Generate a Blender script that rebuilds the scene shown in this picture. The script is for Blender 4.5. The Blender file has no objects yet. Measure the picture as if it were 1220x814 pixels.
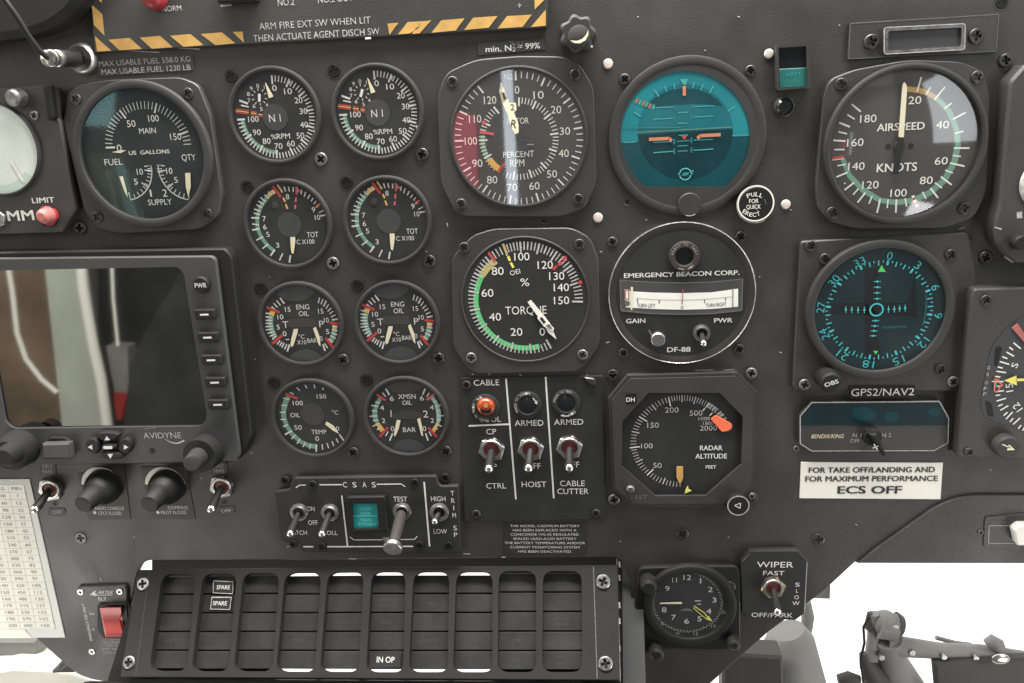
import bpy, bmesh, math, random
import numpy as np
from mathutils import Matrix, Vector
from mathutils.geometry import tessellate_polygon
random.seed(7)
SC = bpy.context.scene
COL = SC.collection
# ------------------------------------------------------------------ camera
F = 1000.0
RX = np.array([0.99477, -0.02102, -0.09991])     # panel right, in camera axes (x right, y down, z forward)
RY = np.array([0.04808, 0.95974, 0.27676])       # panel down
RX /= np.linalg.norm(RX)
RY -= RX * (RX @ RY); RY /= np.linalg.norm(RY)
RZ = np.cross(RX, RY)                            # into the panel
O0 = np.array([0, 0, .52])
cam = bpy.data.cameras.new('camera')
cam.lens = 36 * F / 1220; cam.sensor_width = 36; cam.clip_start = .01; cam.clip_end = 200
cam_o = bpy.data.objects.new('camera', cam); COL.objects.link(cam_o); SC.camera = cam_o
def cv2w(v): return Vector((v @ RX, v @ RZ, -(v @ RY)))
ex, ey, ez = cv2w(np.array([1., 0, 0])), cv2w(np.array([0, -1., 0])), cv2w(np.array([0, 0, -1.]))
M4 = Matrix((ex, ey, ez)).transposed().to_4x4(); M4.translation = cv2w(-O0)
cam_o.matrix_world = M4
# ------------------------------------------------------------------ daylight: bright outdoors ahead of the panel, dim cabin behind the camera
W = bpy.data.worlds.new('World'); SC.world = W; W.use_nodes = True
nt = W.node_tree; N = nt.nodes
tc = N.new('ShaderNodeTexCoord'); sx = N.new('ShaderNodeSeparateXYZ'); cr = N.new('ShaderNodeValToRGB')
mr = N.new('ShaderNodeMapRange'); mr.inputs[1].default_value = -1; mr.inputs[2].default_value = 1
nt.links.new(tc.outputs['Generated'], sx.inputs[0]); nt.links.new(sx.outputs[1], mr.inputs[0]); nt.links.new(mr.outputs[0], cr.inputs[0])
e = cr.color_ramp.elements
e[0].position = .3; e[0].color = (.16, .16, .156, 1)
e[1].position = .62; e[1].color = (1.7, 1.68, 1.6, 1)
nt.links.new(cr.outputs[0], N['Background'].inputs[0]); N['Background'].inputs[1].default_value = 1.0
def lamp(name, loc, target, sxy, L, col=(1, 1, 1)):
    l = bpy.data.lights.new(name, 'AREA'); l.shape = 'RECTANGLE'; l.size, l.size_y = sxy; l.color = col
    l.energy = L * math.pi * sxy[0] * sxy[1]
    o = bpy.data.objects.new(name, l); COL.objects.link(o); o.location = loc
    o.rotation_euler = (Vector(target) - Vector(loc)).to_track_quat('-Z', 'Y').to_euler(); return o
lamp('window_light_left', (-.70, -.40, .42), (-.18, 0, .0), (.40, .5), 3.35, (1, .985, .94))
lamp('window_light_right', (.76, -.40, .30), (.26, 0, .05), (.40, .5), 4.5, (.96, .98, 1))
lamp('roof_window_light', (0, -.85, 1.05), (0, 0, .1), (.9, .5), .3, (1, .97, .93))
lamp('low_fill_left', (-.50, -.24, -.34), (-.36, 0, -.2), (.22, .22), 6.0, (1, .99, .93))  # unseen lamp, added to brighten the paint at the lower left
lamp('low_fill_right', (.58, -.26, -.42), (.38, 0, -.12), (.26, .26), 8.5, (1, .97, .97))  # its counterpart, added to lift the lower right edge; stands for no real window
lamp('windshield_light', (-.25, -.06, .62), (-.45, -1, .05), (1.2, .4), 52.0, (1, .98, .93))
lamp('streak_light', (-.082, -.92, .088), (0, 0, .12), (.018, .27), 3.4, (.9, .96, 1))  # added strip lamp, placed so the rotor gauge glass mirrors a bright streak
SC.view_settings.view_transform = 'Standard'; SC.view_settings.look = 'None'
SC.view_settings.exposure = 0; SC.view_settings.gamma = 1
# ------------------------------------------------------------------ materials
MATS = {}
def mat(key, col, rough=.5, metal=0, spec=.5, bump=0, bscale=900, var=0, emit=0, wear=0, vscale=40):
    m = bpy.data.materials.new(key); m.use_nodes = True; t = m.node_tree; b = t.nodes['Principled BSDF']
    b.inputs['Base Color'].default_value = (*col, 1); b.inputs['Roughness'].default_value = rough
    b.inputs['Metallic'].default_value = metal; b.inputs['Specular IOR Level'].default_value = spec
    if emit:
        b.inputs['Emission Color'].default_value = (*col, 1); b.inputs['Emission Strength'].default_value = emit
    if bump or var or wear:
        c = t.nodes.new('ShaderNodeTexCoord')
        oi = t.nodes.new('ShaderNodeNewGeometry')
    if bump:
        n = t.nodes.new('ShaderNodeTexNoise'); n.inputs['Scale'].default_value = bscale; n.inputs['Detail'].default_value = 3
        t.links.new(oi.outputs['Position'], n.inputs['Vector'])
        bp = t.nodes.new('ShaderNodeBump'); bp.inputs['Strength'].default_value = bump; bp.inputs['Distance'].default_value = .0006
        t.links.new(n.outputs[0], bp.inputs['Height']); t.links.new(bp.outputs[0], b.inputs['Normal'])
    if key in ('panel', 'plate', 'annun', 'bezel', 'rubber'):
        n4 = t.nodes.new('ShaderNodeTexNoise'); n4.inputs['Scale'].default_value = 14; n4.inputs['Detail'].default_value = 7; n4.inputs['Distortion'].default_value = .8
        t.links.new(oi.outputs['Position'], n4.inputs['Vector']); r4 = t.nodes.new('ShaderNodeMapRange')
        r4.inputs[1].default_value = .35; r4.inputs[2].default_value = .68; r4.inputs[3].default_value = rough - .10; r4.inputs[4].default_value = rough + .12
        t.links.new(n4.outputs[0], r4.inputs[0]); t.links.new(r4.outputs[0], b.inputs['Roughness'])
    if var:
        n2 = t.nodes.new('ShaderNodeTexNoise'); n2.inputs['Scale'].default_value = vscale; n2.inputs['Detail'].default_value = 6
        t.links.new(oi.outputs['Position'], n2.inputs['Vector'])
        rp = t.nodes.new('ShaderNodeValToRGB')
        rp.color_ramp.elements[0].position = .3; rp.color_ramp.elements[1].position = .7
        rp.color_ramp.elements[0].color = (*[c_ * (1 - var) for c_ in col], 1)
        rp.color_ramp.elements[1].color = (*[min(1, c_ * (1 + var)) for c_ in col], 1)
        t.links.new(n2.outputs[0], rp.inputs[0]); last = rp.outputs[0]
        if wear:                                    # small chips and dust specks with a shape of their own
            n3 = t.nodes.new('ShaderNodeTexNoise'); n3.inputs['Scale'].default_value = 330; n3.inputs['Detail'].default_value = 2
            t.links.new(oi.outputs['Position'], n3.inputs['Vector'])
            r3 = t.nodes.new('ShaderNodeValToRGB'); r3.color_ramp.elements[0].position = .77; r3.color_ramp.elements[1].position = .79
            t.links.new(n3.outputs[0], r3.inputs[0])
            mx = t.nodes.new('ShaderNodeMix'); mx.data_type = 'RGBA'
            t.links.new(r3.outputs[0], mx.inputs[0]); t.links.new(last, mx.inputs[6])
            mx.inputs[7].default_value = (wear, wear, wear * .95, 1); last = mx.outputs[2]
        t.links.new(last, b.inputs['Base Color'])
    MATS[key] = m; return m
mat('panel', (.035, .0342, .0325), .5, spec=.5, bump=.35, bscale=1400, var=.22, wear=.10)
mat('plate', (.037, .036, .034), .48, spec=.5, bump=.3, bscale=1500, var=.10, wear=.09)
mat('bezel', (.034, .034, .0335), .56, spec=.35, bump=.12, bscale=900, var=.1)
mat('dial', (.028, .028, .0285), .6, spec=.2, var=.12)
mat('dial2', (.042, .040, .040), .6, spec=.3, var=.12)
mat('hub', (.052, .052, .054), .5, spec=.3)
mat('black', (.012, .012, .012), .55, spec=.25)
mat('rivet', (.62, .54, .48), .45, spec=.4, bump=.2, bscale=500, var=.15, vscale=300)
mat('dial_veiled', (.062, .057, .054), .6, spec=.3, var=.12)  # lighter dial for rotor and airspeed gauges, veiling glare mixed into the colour
mat('redcloth', (.24, .03, .05), .8, spec=.1)
mat('rubber', (.012, .012, .012), .6, spec=.28, bump=.1, bscale=700)
mat('white', (.66, .65, .60), .6, spec=.2, var=.08, vscale=300)
mat('dimwhite', (.42, .41, .39), .65, spec=.2, var=.3, vscale=500)
mat('grey', (.13, .13, .125), .6, spec=.2, var=.25, vscale=500)
mat('faint', (.055, .055, .055), .6, spec=.2)
mat('cream', (.78, .70, .50), .55, spec=.2)
mat('ivory', (.76, .74, .66), .5, spec=.3)
mat('green', (.155, .30, .215), .6, spec=.2, var=.1)
mat('bgreen', (.085, .46, .15), .55, spec=.2)
mat('mint', (.30, .52, .44), .6, spec=.2)
mat('amber', (.72, .42, .10), .55, spec=.2)
mat('khaki', (.42, .34, .13), .6, spec=.2)
mat('stripe', (.50, .30, .095), .6, spec=.2, var=.16, vscale=120)
mat('red', (.46, .055, .05), .55, spec=.25)
mat('pink', (.62, .12, .14), .55, spec=.25)
mat('orange', (.85, .17, .08), .5, spec=.3)
mat('yellow', (.72, .66, .14), .5, spec=.3)
mat('chrome', (.72, .70, .66), .22, metal=1, bump=.05)
mat('satin', (.74, .72, .68), .4, metal=1, bump=.05)
mat('steel', (.42, .41, .39), .38, metal=1, bump=.15, var=.3, vscale=250)
mat('brass', (.55, .45, .28), .35, metal=1, var=.3, vscale=300)
mat('worn', (.20, .20, .195), .45, metal=.8, bump=.15, var=.4, vscale=300)
mat('screwd', (.075, .073, .07), .38, metal=.7, bump=.1, var=.4, vscale=300)
mat('boot', (.13, .03, .025), .5, spec=.35)
mat('paper', (.78, .76, .68), .7, spec=.2, var=.03)
mat('meterwhite', (.84, .83, .76), .6, spec=.2)
mat('plate2', (.068, .067, .064), .6, spec=.3, var=.1)
mat('knobface', (.026, .026, .026), .6, spec=.3, bump=.15)
mat('ink', (.05, .05, .05), .7, spec=.1)
mat('inkg', (.30, .30, .28), .7, spec=.1)
mat('plastic', (.47, .47, .44), .3, spec=.5, var=.06)
mat('silverface', (.60, .64, .58), .35, spec=.5, var=.1, vscale=25)
mat('facetint', (.45, .55, .48), .35, spec=.5, var=.1, vscale=25)
mat('teal_lit', (.02, .30, .28), .35, spec=.5)
mat('teal_cap', (.02, .13, .115), .4, spec=.4)
mat('teal_txt', (.16, .66, .66), .5, spec=.3)
mat('teal_dim', (.03, .22, .23), .5, spec=.3)
mat('sky', (.018, .25, .29), .35, spec=.4, var=.18, vscale=30)
mat('skyin', (.012, .165, .195), .35, spec=.4, var=.2, vscale=30)
mat('gnd', (.004, .040, .050), .35, spec=.4, var=.2, vscale=30)
mat('gndout', (.005, .070, .085), .35, spec=.4, var=.2, vscale=30)
mat('ai_line', (.07, .42, .40), .5, spec=.2)
mat('ai_org', (.50, .18, .10), .5, spec=.2)
mat('scr_gps', (.006, .021, .024), .35, spec=.4, var=.12, vscale=30)
mat('cyan', (.07, .54, .57), .5, spec=.2)
mat('cyandim', (.03, .16, .17), .5, spec=.2)
mat('gtri', (.10, .62, .16), .5, spec=.2)
mat('lens_r', (.27, .02, .028), .4, spec=.6)
mat('lens_p', (.40, .13, .12), .35, spec=.5)
mat('lens_o', (.30, .05, .012), .2, spec=.6)
mat('lens_d', (.010, .011, .012), .15, spec=.6)
mat('brown', (.040, .034, .031), .68, spec=.2, var=.2)
mat('annun', (.021, .021, .0205), .7, spec=.22, bump=.2, var=.1)
mat('cell', (.024, .024, .0245), .6, spec=.3, bump=.25, bscale=500, var=.25, vscale=80)
mat('cell2', (.029, .0285, .028), .5, spec=.35, bump=.3, bscale=420, var=.3, vscale=60)
mat('anntxt', (.055, .055, .055), .6, spec=.2)
mat('rocker', (.42, .06, .055), .35, spec=.5)
mat('cabgrey', (.19, .19, .178), .6, spec=.3, var=.12, vscale=20)
mat('cabdark', (.05, .05, .048), .6, spec=.3, var=.1)
mat('cabwhite', (.70, .69, .62), .6, spec=.3, var=.06, vscale=15)
mat('pillar', (.42, .45, .37), .6, spec=.2, var=.1, vscale=12)
mat('tubew', (.75, .74, .66), .5, spec=.3)
mat('seatbrown', (.18, .13, .09), .8, spec=.1, var=.35, vscale=9)
mat('jacket', (.03, .031, .031), .8, spec=.1, var=.3, vscale=12)
mat('redtag', (.30, .03, .025), .6, spec=.2)
def glassmat(key, ior=1.5, tint=(1, 1, 1), refl=(1, 1, 1), rough=.02, smudge=.0):
    m = bpy.data.materials.new(key); m.use_nodes = True; t = m.node_tree; t.nodes.clear()
    o = t.nodes.new('ShaderNodeOutputMaterial'); mx = t.nodes.new('ShaderNodeMixShader'); f = t.nodes.new('ShaderNodeLayerWeight')
    pw = t.nodes.new('ShaderNodeMath'); pw.operation = 'POWER'; pw.inputs[1].default_value = 5; f.inputs[0].default_value = .5
    ma = t.nodes.new('ShaderNodeMath'); ma.operation = 'MULTIPLY_ADD'; F0 = ((ior - 1) / (ior + 1)) ** 2; ma.inputs[1].default_value = 1 - F0; ma.inputs[2].default_value = F0
    t.links.new(f.outputs['Facing'], pw.inputs[0]); t.links.new(pw.outputs[0], ma.inputs[0])
    tr = t.nodes.new('ShaderNodeBsdfTransparent'); g = t.nodes.new('ShaderNodeBsdfGlossy')
    tr.inputs[0].default_value = (*tint, 1); g.inputs[0].default_value = (*refl, 1); g.inputs['Roughness'].default_value = rough
    t.links.new(ma.outputs[0], mx.inputs[0]); t.links.new(tr.outputs[0], mx.inputs[1]); t.links.new(g.outputs[0], mx.inputs[2])
    last = mx.outputs[0]
    if smudge:                                   # thin film of dust and wipe marks on the cover glass
        d = t.nodes.new('ShaderNodeBsdfDiffuse'); d.inputs[0].default_value = (.6, .6, .58, 1)
        n = t.nodes.new('ShaderNodeTexNoise'); n.inputs['Scale'].default_value = 22; n.inputs['Detail'].default_value = 5; n.inputs['Distortion'].default_value = 1.2
        gp = t.nodes.new('ShaderNodeNewGeometry'); t.links.new(gp.outputs['Position'], n.inputs['Vector'])
        r = t.nodes.new('ShaderNodeMapRange'); r.inputs[1].default_value = .35; r.inputs[2].default_value = .75; r.inputs[3].default_value = 0; r.inputs[4].default_value = smudge
        t.links.new(n.outputs[0], r.inputs[0])
        m2 = t.nodes.new('ShaderNodeMixShader'); t.links.new(r.outputs[0], m2.inputs[0]); t.links.new(last, m2.inputs[1]); t.links.new(d.outputs[0], m2.inputs[2]); last = m2.outputs[0]
    t.links.new(last, o.inputs[0]); MATS[key] = m
glassmat('glass', 1.5, refl=(.85, .9, 1), smudge=.022, rough=.05)
glassmat('glassb', 1.9, refl=(.20, .40, .44), smudge=.02, rough=.08)
glassmat('glassn', 2.2, refl=(.9, .93, 1), smudge=.02, rough=.03)
glassmat('glassa', 2.0, refl=(.62, .64, .66), smudge=.02, rough=.085)
glassmat('clear', 1.45, smudge=.03)
glassmat('screen', 2.5, tint=(.02, .02, .02), rough=.03, smudge=.012)
# ------------------------------------------------------------------ planes, pixels, mesh building
class Plane:
    def __init__(s, X, Y, Z, O, rx): s.X, s.Y, s.Z, s.O, s.rx = X, Y, Z, O, rx
    def U(s, px, py, h=0):
        d = np.array([(px - 610) / F, (py - 407) / F, 1.]); o = s.O - s.Z * h
        q = d * ((s.Z @ o) / (s.Z @ d)) - s.O
        return (float(q @ s.X), float(-(q @ s.Y)))
    def S(s, px, py, h=0):
        a = s.U(px, py, h); b = s.U(px + 1, py, h); c = s.U(px, py + 1, h)
        A = np.linalg.inv(np.array([[b[0] - a[0], c[0] - a[0]], [b[1] - a[1], c[1] - a[1]]]))
        return 1 / float(np.linalg.norm(A[0]))
    def W(s, x, y, z):                       # plane coords -> world
        return cv2w(s.O + s.X * x - s.Y * y - s.Z * z - O0)
P0 = Plane(RX, RY, RZ, O0, math.pi / 2)
class K:
    def __init__(s, x0, y0, sc): s.x0, s.y0, s.sc = x0, y0, sc
    def __call__(s, x, y): return (s.x0 + x / s.sc, s.y0 + y / s.sc)
    def sh(s, dx, dy): return K(s.x0 + dx / s.sc, s.y0 + dy / s.sc, s.sc)
PX = K(0, 0, 1)
def rr(pts, r, n=5):                          # round the corners of a polygon
    out = []; m = len(pts)
    for i in range(m):
        p, a, b = np.array(pts[i], float), np.array(pts[i - 1], float), np.array(pts[(i + 1) % m], float)
        ra = r[i] if isinstance(r, (list, tuple)) else r
        da, db = a - p, b - p; la, lb = np.linalg.norm(da), np.linalg.norm(db)
        t = min(ra, la * .48, lb * .48)
        if t < 1e-6: out.append(tuple(p)); continue
        q0, q1 = p + da / la * t, p + db / lb * t
        for j in range(n + 1):
            u = j / n; out.append(tuple((1 - u) ** 2 * q0 + 2 * u * (1 - u) * p + u * u * q1))
    return out
def inset(pts, d):
    a = sum(pts[i - 1][0] * pts[i][1] - pts[i][0] * pts[i - 1][1] for i in range(len(pts)))
    sg = 1 if a > 0 else -1; out = []; m = len(pts)
    for i in range(m):
        p, q, r = (np.array(pts[j % m], float) for j in (i - 1, i, i + 1))
        e1, e2 = q - p, r - q; e1 /= max(np.linalg.norm(e1), 1e-12); e2 /= max(np.linalg.norm(e2), 1e-12)
        n1, n2 = np.array([-e1[1], e1[0]]) * sg, np.array([-e2[1], e2[0]]) * sg
        b = n1 + n2; l = np.linalg.norm(b)
        if l < .2: out.append(tuple(q + n1 * d)); continue
        b /= l; out.append(tuple(q + b * d / max(b @ n1, .45)))
    return out
TXT = {}
def textmesh(s, off, shear):
    k = (s, off, shear)
    if k not in TXT:
        c = bpy.data.curves.new('t', 'FONT'); c.body = s; c.size = 1; c.offset = off; c.shear = shear; c.resolution_u = 3
        o = bpy.data.objects.new('t', c)
        me = bpy.data.meshes.new_from_object(o)
        v = np.array([x.co[:2] for x in me.vertices]) if len(me.vertices) else np.zeros((1, 2))
        f = [tuple(p.vertices) for p in me.polygons]
        bpy.data.objects.remove(o); bpy.data.curves.remove(c); bpy.data.meshes.remove(me)
        lo, hi = v.min(0), v.max(0); TXT[k] = (v - (lo + hi) / 2, f, hi - lo)
    return TXT[k]
class MB:
    def __init__(s, k=PX, pl=P0): s.k, s.pl, s.v, s.f, s.mi, s.keys = k, pl, [], [], [], []
    def u(s, x, y, z=0): return s.pl.U(*s.k(x, y), z)
    def m(s, c, n, z=0): return n / s.k.sc * s.pl.S(*s.k(*c), z)
    def add(s, vs, fs, key):
        if key not in s.keys: s.keys.append(key)
        i = s.keys.index(key); o = len(s.v); s.v += [tuple(map(float, q)) for q in vs]
        for f in fs: s.f.append(tuple(o + a for a in f)); s.mi.append(i)
    def prism(s, pts, z0, z1, key, holes=(), bev=0, metric=False):
        if not metric:
            pts = [s.u(x, y, z1) for x, y in pts]; holes = [[s.u(x, y, z1) for x, y in h] for h in holes]
        top = inset(pts, bev) if bev else pts
        loops = [top] + [list(h) for h in holes]
        flat = [p for l in loops for p in l]
        tri = tessellate_polygon([[Vector((p[0], p[1], 0)) for p in l] for l in loops])
        s.add([(p[0], p[1], z1) for p in flat], [tuple(t) for t in tri], key)
        def wall(a, za, b, zb):
            n = len(a); s.add([(p[0], p[1], za) for p in a] + [(p[0], p[1], zb) for p in b], [(i, (i + 1) % n, n + (i + 1) % n, n + i) for i in range(n)], key)
        if bev: wall(pts, z1 - bev, top, z1)
        if z0 is not None:
            wall(pts, z0, pts, z1 - bev)
            for h in holes: wall(h, z0, h, z1)
        return s
    def sheet(s, pts, z, key): return s.prism(pts, None, z, key)
    def lathe(s, c, prof, key, seg=64, metric=False, c2=None):
        # prof: (radius in crop units, height in m); c2: centre pixel at the last height when the axis is skewed
        zt = max(z for _, z in prof); cm = s.u(*c, prof[0][1] if c2 else zt)
        sc = s.m(c, 1, zt) if not metric else 1
        vs, fs = [], []
        cms = [cm] * len(prof)
        n = len(prof)
        for i, (r, z) in enumerate(prof):
            for j in range(seg):
                a = 2 * math.pi * j / seg; vs.append((cms[i][0] + r * sc * math.cos(a), cms[i][1] + r * sc * math.sin(a), z))
        for i in range(n - 1):
            for j in range(seg): fs.append((i * seg + j, i * seg + (j + 1) % seg, (i + 1) * seg + (j + 1) % seg, (i + 1) * seg + j))
        if prof[-1][0] > 1e-9 and prof[-1][0] != prof[0][0] and prof[-1][1] == zt or prof[-1][0] < 1e-6 * 0:
            pass
        s.add(vs, fs, key); return s
    def disc(s, c, r, z, key, seg=56):
        cm = s.u(*c, z); R = s.m(c, r, z)
        s.add([(cm[0] + R * math.cos(2 * math.pi * j / seg), cm[1] + R * math.sin(2 * math.pi * j / seg), z) for j in range(seg)], [tuple(range(seg))], key); return s
    def cyl(s, c, r, z0, z1, key, seg=40, bev=.0004, lobes=0, r2=None):      # capped pin along the panel normal
        cm = s.u(*c, z1); R = s.m(c, r, z1); R0 = R if r2 is None else s.m(c, r2, z1)
        pr = [(R0, z0), (R, z1 - bev), (R - bev, z1)]
        vs, fs = [], []
        for q, z in pr:
            for j in range(seg):
                a = 2 * math.pi * j / seg; rad = q * (1 + (lobes and .09 * math.cos(lobes * a)))
                vs.append((cm[0] + rad * math.cos(a), cm[1] + rad * math.sin(a), z))
        for i in range(2):
            for j in range(seg): fs.append((i * seg + j, i * seg + (j + 1) % seg, (i + 1) * seg + (j + 1) % seg, (i + 1) * seg + j))
        fs.append(tuple(range(2 * seg, 3 * seg))); s.add(vs, fs, key); return s
    def ring(s, c, r0, r1, z, key, a0=0, a1=360, seg=72):
        cm = s.u(*c, z); A, B = s.m(c, r0, z), s.m(c, r1, z); vs, fs = [], []
        for j in range(seg + 1):
            a = math.radians(a0 + (a1 - a0) * j / seg)
            vs += [(cm[0] + A * math.cos(a), cm[1] + A * math.sin(a), z), (cm[0] + B * math.cos(a), cm[1] + B * math.sin(a), z)]
            if j: fs.append((2 * j - 2, 2 * j - 1, 2 * j + 1, 2 * j))
        s.add(vs, fs, key); return s
    def line(s, p, q, w, z, key):
        a, b = np.array(s.u(*p, z)), np.array(s.u(*q, z)); W_ = s.m(p, w, z) / 2
        d = b - a; d /= max(np.linalg.norm(d), 1e-9); n = np.array([-d[1], d[0]]) * W_
        s.add([(*(a + n), z), (*(b + n), z), (*(b - n), z), (*(a - n), z)], [(0, 1, 2, 3)], key); return s
    def lines(s, L, w, z, key):
        for p, q in L: s.line(p, q, w, z, key)
        return s
    def dash(s, pts, w, z, key, close=False):
        n = len(pts)
        for i in range(n if close else n - 1): s.line(pts[i], pts[(i + 1) % n], w, z, key)
        return s
    def t(s, txt, c, h, z, w=None, key='white', rot=0, off=0.0, sh=0, sq=.88, jog=(0, 0)):
        if off > .003:
            st = off * 2.0
            for i, (ox, oy) in enumerate(((-1, -.5), (1, -.5), (-1, .5), (1, .5))):
                s.t(txt, c, h, z + i * .00002, w, key, rot, -.0001 if False else 0.0, sh, sq, (ox * st, oy * st))
            return s
        v, f, d = textmesh(txt, off, sh); cm = s.u(*c, z)
        vert = abs(math.sin(math.radians(rot))) > .7
        H = s.m(c, h, z); capd = .73 if d[1] > .3 else d[1]
        if txt.replace(' ', '') in ('-', '.', '|', '+'): capd = .73
        v = v + np.array(jog); ky = H / capd; kx = ky * sq if w is None else s.m(c, w, z) / d[0]
        a = math.radians(rot); ca, sa = math.cos(a), math.sin(a)
        s.add([(cm[0] + x * kx * ca - y * ky * sa, cm[1] + x * kx * sa + y * ky * ca, z) for x, y in v], f, key); return s
    def tube(s, pts, rad, key, seg=14, cap=True):     # pts in plane coords (x,y,z); rad a number or list
        pts = [np.array(p, float) for p in pts]; n = len(pts); vs, fs = [], []
        rad = rad if isinstance(rad, (list, tuple)) else [rad] * n
        prev = None
        for i in range(n):
            d = pts[min(i + 1, n - 1)] - pts[max(i - 1, 0)]; d /= max(np.linalg.norm(d), 1e-12)
            a = np.array([0, 0, 1.]) if abs(d[2]) < .9 else np.array([1., 0, 0])
            if prev is None: x = np.cross(d, a)
            else: x = prev - d * (prev @ d)
            x /= np.linalg.norm(x); prev = x; y = np.cross(d, x)
            for j in range(seg):
                t_ = 2 * math.pi * j / seg; vs.append(pts[i] + rad[i] * (math.cos(t_) * x + math.sin(t_) * y))
        for i in range(n - 1):
            for j in range(seg): fs.append((i * seg + j, i * seg + (j + 1) % seg, (i + 1) * seg + (j + 1) % seg, (i + 1) * seg + j))
        if cap: fs += [tuple(range(seg)), tuple(range((n - 1) * seg, n * seg))]
        s.add(vs, fs, key); return s
    def ball(s, c, r, key, seg=16, sz=(1, 1, 1)):
        pts, rad = [], []
        vs, fs = [], []
        rows = 9
        for i in range(rows + 1):
            ph = math.pi * i / rows
            for j in range(seg):
                a = 2 * math.pi * j / seg; vs.append((c[0] + r * sz[0] * math.sin(ph) * math.cos(a), c[1] + r * sz[1] * math.sin(ph) * math.sin(a), c[2] + r * sz[2] * math.cos(ph)))
        for i in range(rows):
            for j in range(seg): fs.append((i * seg + j, i * seg + (j + 1) % seg, (i + 1) * seg + (j + 1) % seg, (i + 1) * seg + j))
        s.add(vs, fs, key); return s
    def done(s, name, parent=None, label=None, cat=None, group=None, kind=None, org=None, smooth=True):
        if parent is not None: ox, oy = parent['_o'][0], parent['_o'][1]
        elif org is not None: ox, oy = org
        else: xs = [q[0] for q in s.v]; ys = [q[1] for q in s.v]; ox, oy = (min(xs) + max(xs)) / 2, (min(ys) + max(ys)) / 2
        me = bpy.data.meshes.new(name)
        me.from_pydata([(x - ox, y - oy, z) for x, y, z in s.v], [], s.f)
        for k in s.keys: me.materials.append(MATS[k])
        me.polygons.foreach_set('material_index', s.mi)
        bm = bmesh.new(); bm.from_mesh(me)
        bmesh.ops.remove_doubles(bm, verts=bm.verts, dist=1e-7)
        bmesh.ops.recalc_face_normals(bm, faces=bm.faces)
        gl = [i for i, k in enumerate(s.keys) if k in ('glass', 'glassb', 'clear', 'screen', 'glassa', 'glassn')]
        fl = [f_ for f_ in bm.faces if f_.material_index in gl and f_.normal.z < 0]
        if fl: bmesh.ops.reverse_faces(bm, faces=fl)
        for f_ in bm.faces: f_.smooth = smooth
        bm.to_mesh(me); bm.free()
        # flat sheets must face the viewer
        if smooth: me.set_sharp_from_angle(angle=math.radians(35))
        o = bpy.data.objects.new(name, me); COL.objects.link(o)
        if parent is not None: o.parent = parent
        else:
            o.location = s.pl.W(ox, oy, 0); o.rotation_euler = (s.pl.rx, 0, 0)
        if label: o['label'] = label
        if cat: o['category'] = cat
        if group: o['group'] = group
        if kind: o['kind'] = kind
        return o
ORG = {}
class Par(dict): pass
class Thing:                                   # an Empty at a thing's base
    def __init__(s, name, label, cat, px, group=None, pl=P0, k=PX):
        o = bpy.data.objects.new(name, None); COL.objects.link(o); o.empty_display_size = .01
        s.o = o; s.pl = pl; s.org = pl.U(*k(*px)); o.location = pl.W(*s.org, 0); o.rotation_euler = (pl.rx, 0, 0)
        o['label'] = label; o['category'] = cat
        if group: o['group'] = group
    def part(s, mb, name, parent=None, label=None):
        mb.pl = s.pl
        r = done_child(mb, name, parent or s.o, s.org); 
        if label: r['label'] = label
        return r
def done_child(mb, name, parent, org):
    o = mb.done(name, None, org=org); o.location = (0, 0, 0); o.rotation_euler = (0, 0, 0); o.parent = parent; return o
# shared screw meshes: unit radius, cross recess really sunk
SCREW = {}
def screwmesh(key):
    if key not in SCREW:
        b = MB(); w, L = .2, .62
        cr_ = [(w, w), (L, w), (L, -w), (w, -w), (w, -L), (-w, -L), (-w, -w), (-L, -w), (-L, w), (-w, w), (-w, L), (w, L)]
        n = 28; cir = lambda r: [(r * math.cos(2 * math.pi * i / n), r * math.sin(2 * math.pi * i / n)) for i in range(n)]
        b.prism(cir(.86), None, .5, key, [cr_], metric=True)
        vs = []
        for r, z in ((1.0, 0), (1.0, .28), (.95, .42), (.86, .5)): vs += [(x, y, z) for x, y in cir(r)]
        b.add(vs, [(i * n + j, i * n + (j + 1) % n, (i + 1) * n + (j + 1) % n, (i + 1) * n + j) for i in range(3) for j in range(n)], key)
        m_ = len(cr_); b.add([(x, y, .5) for x, y in cr_] + [(x, y, .02) for x, y in cr_], [(i, (i + 1) % m_, m_ + (i + 1) % m_, m_ + i) for i in range(m_)], 'black')
        b.add([(x, y, .02) for x, y in cr_], [tuple(range(m_))], 'black')
        o = b.done('screw', org=(0, 0)); SCREW[key] = o.data; bpy.data.objects.remove(o)
    return SCREW[key]
def screw(T, k, c, r=None, z=0, key='screwd', name='screw', tall=1, parent=None):
    px = k(*c); R = (r / k.sc) * T.pl.S(*px, z); x, y = T.pl.U(*px, z)
    o = bpy.data.objects.new(name, screwmesh(key)); COL.objects.link(o); o.parent = parent or T.o
    o.location = (x - T.org[0], y - T.org[1], z - .0001); o.scale = (R, R, R * .7 * tall); o.rotation_euler = (0, 0, random.uniform(0, 1.5))
    return o
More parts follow.
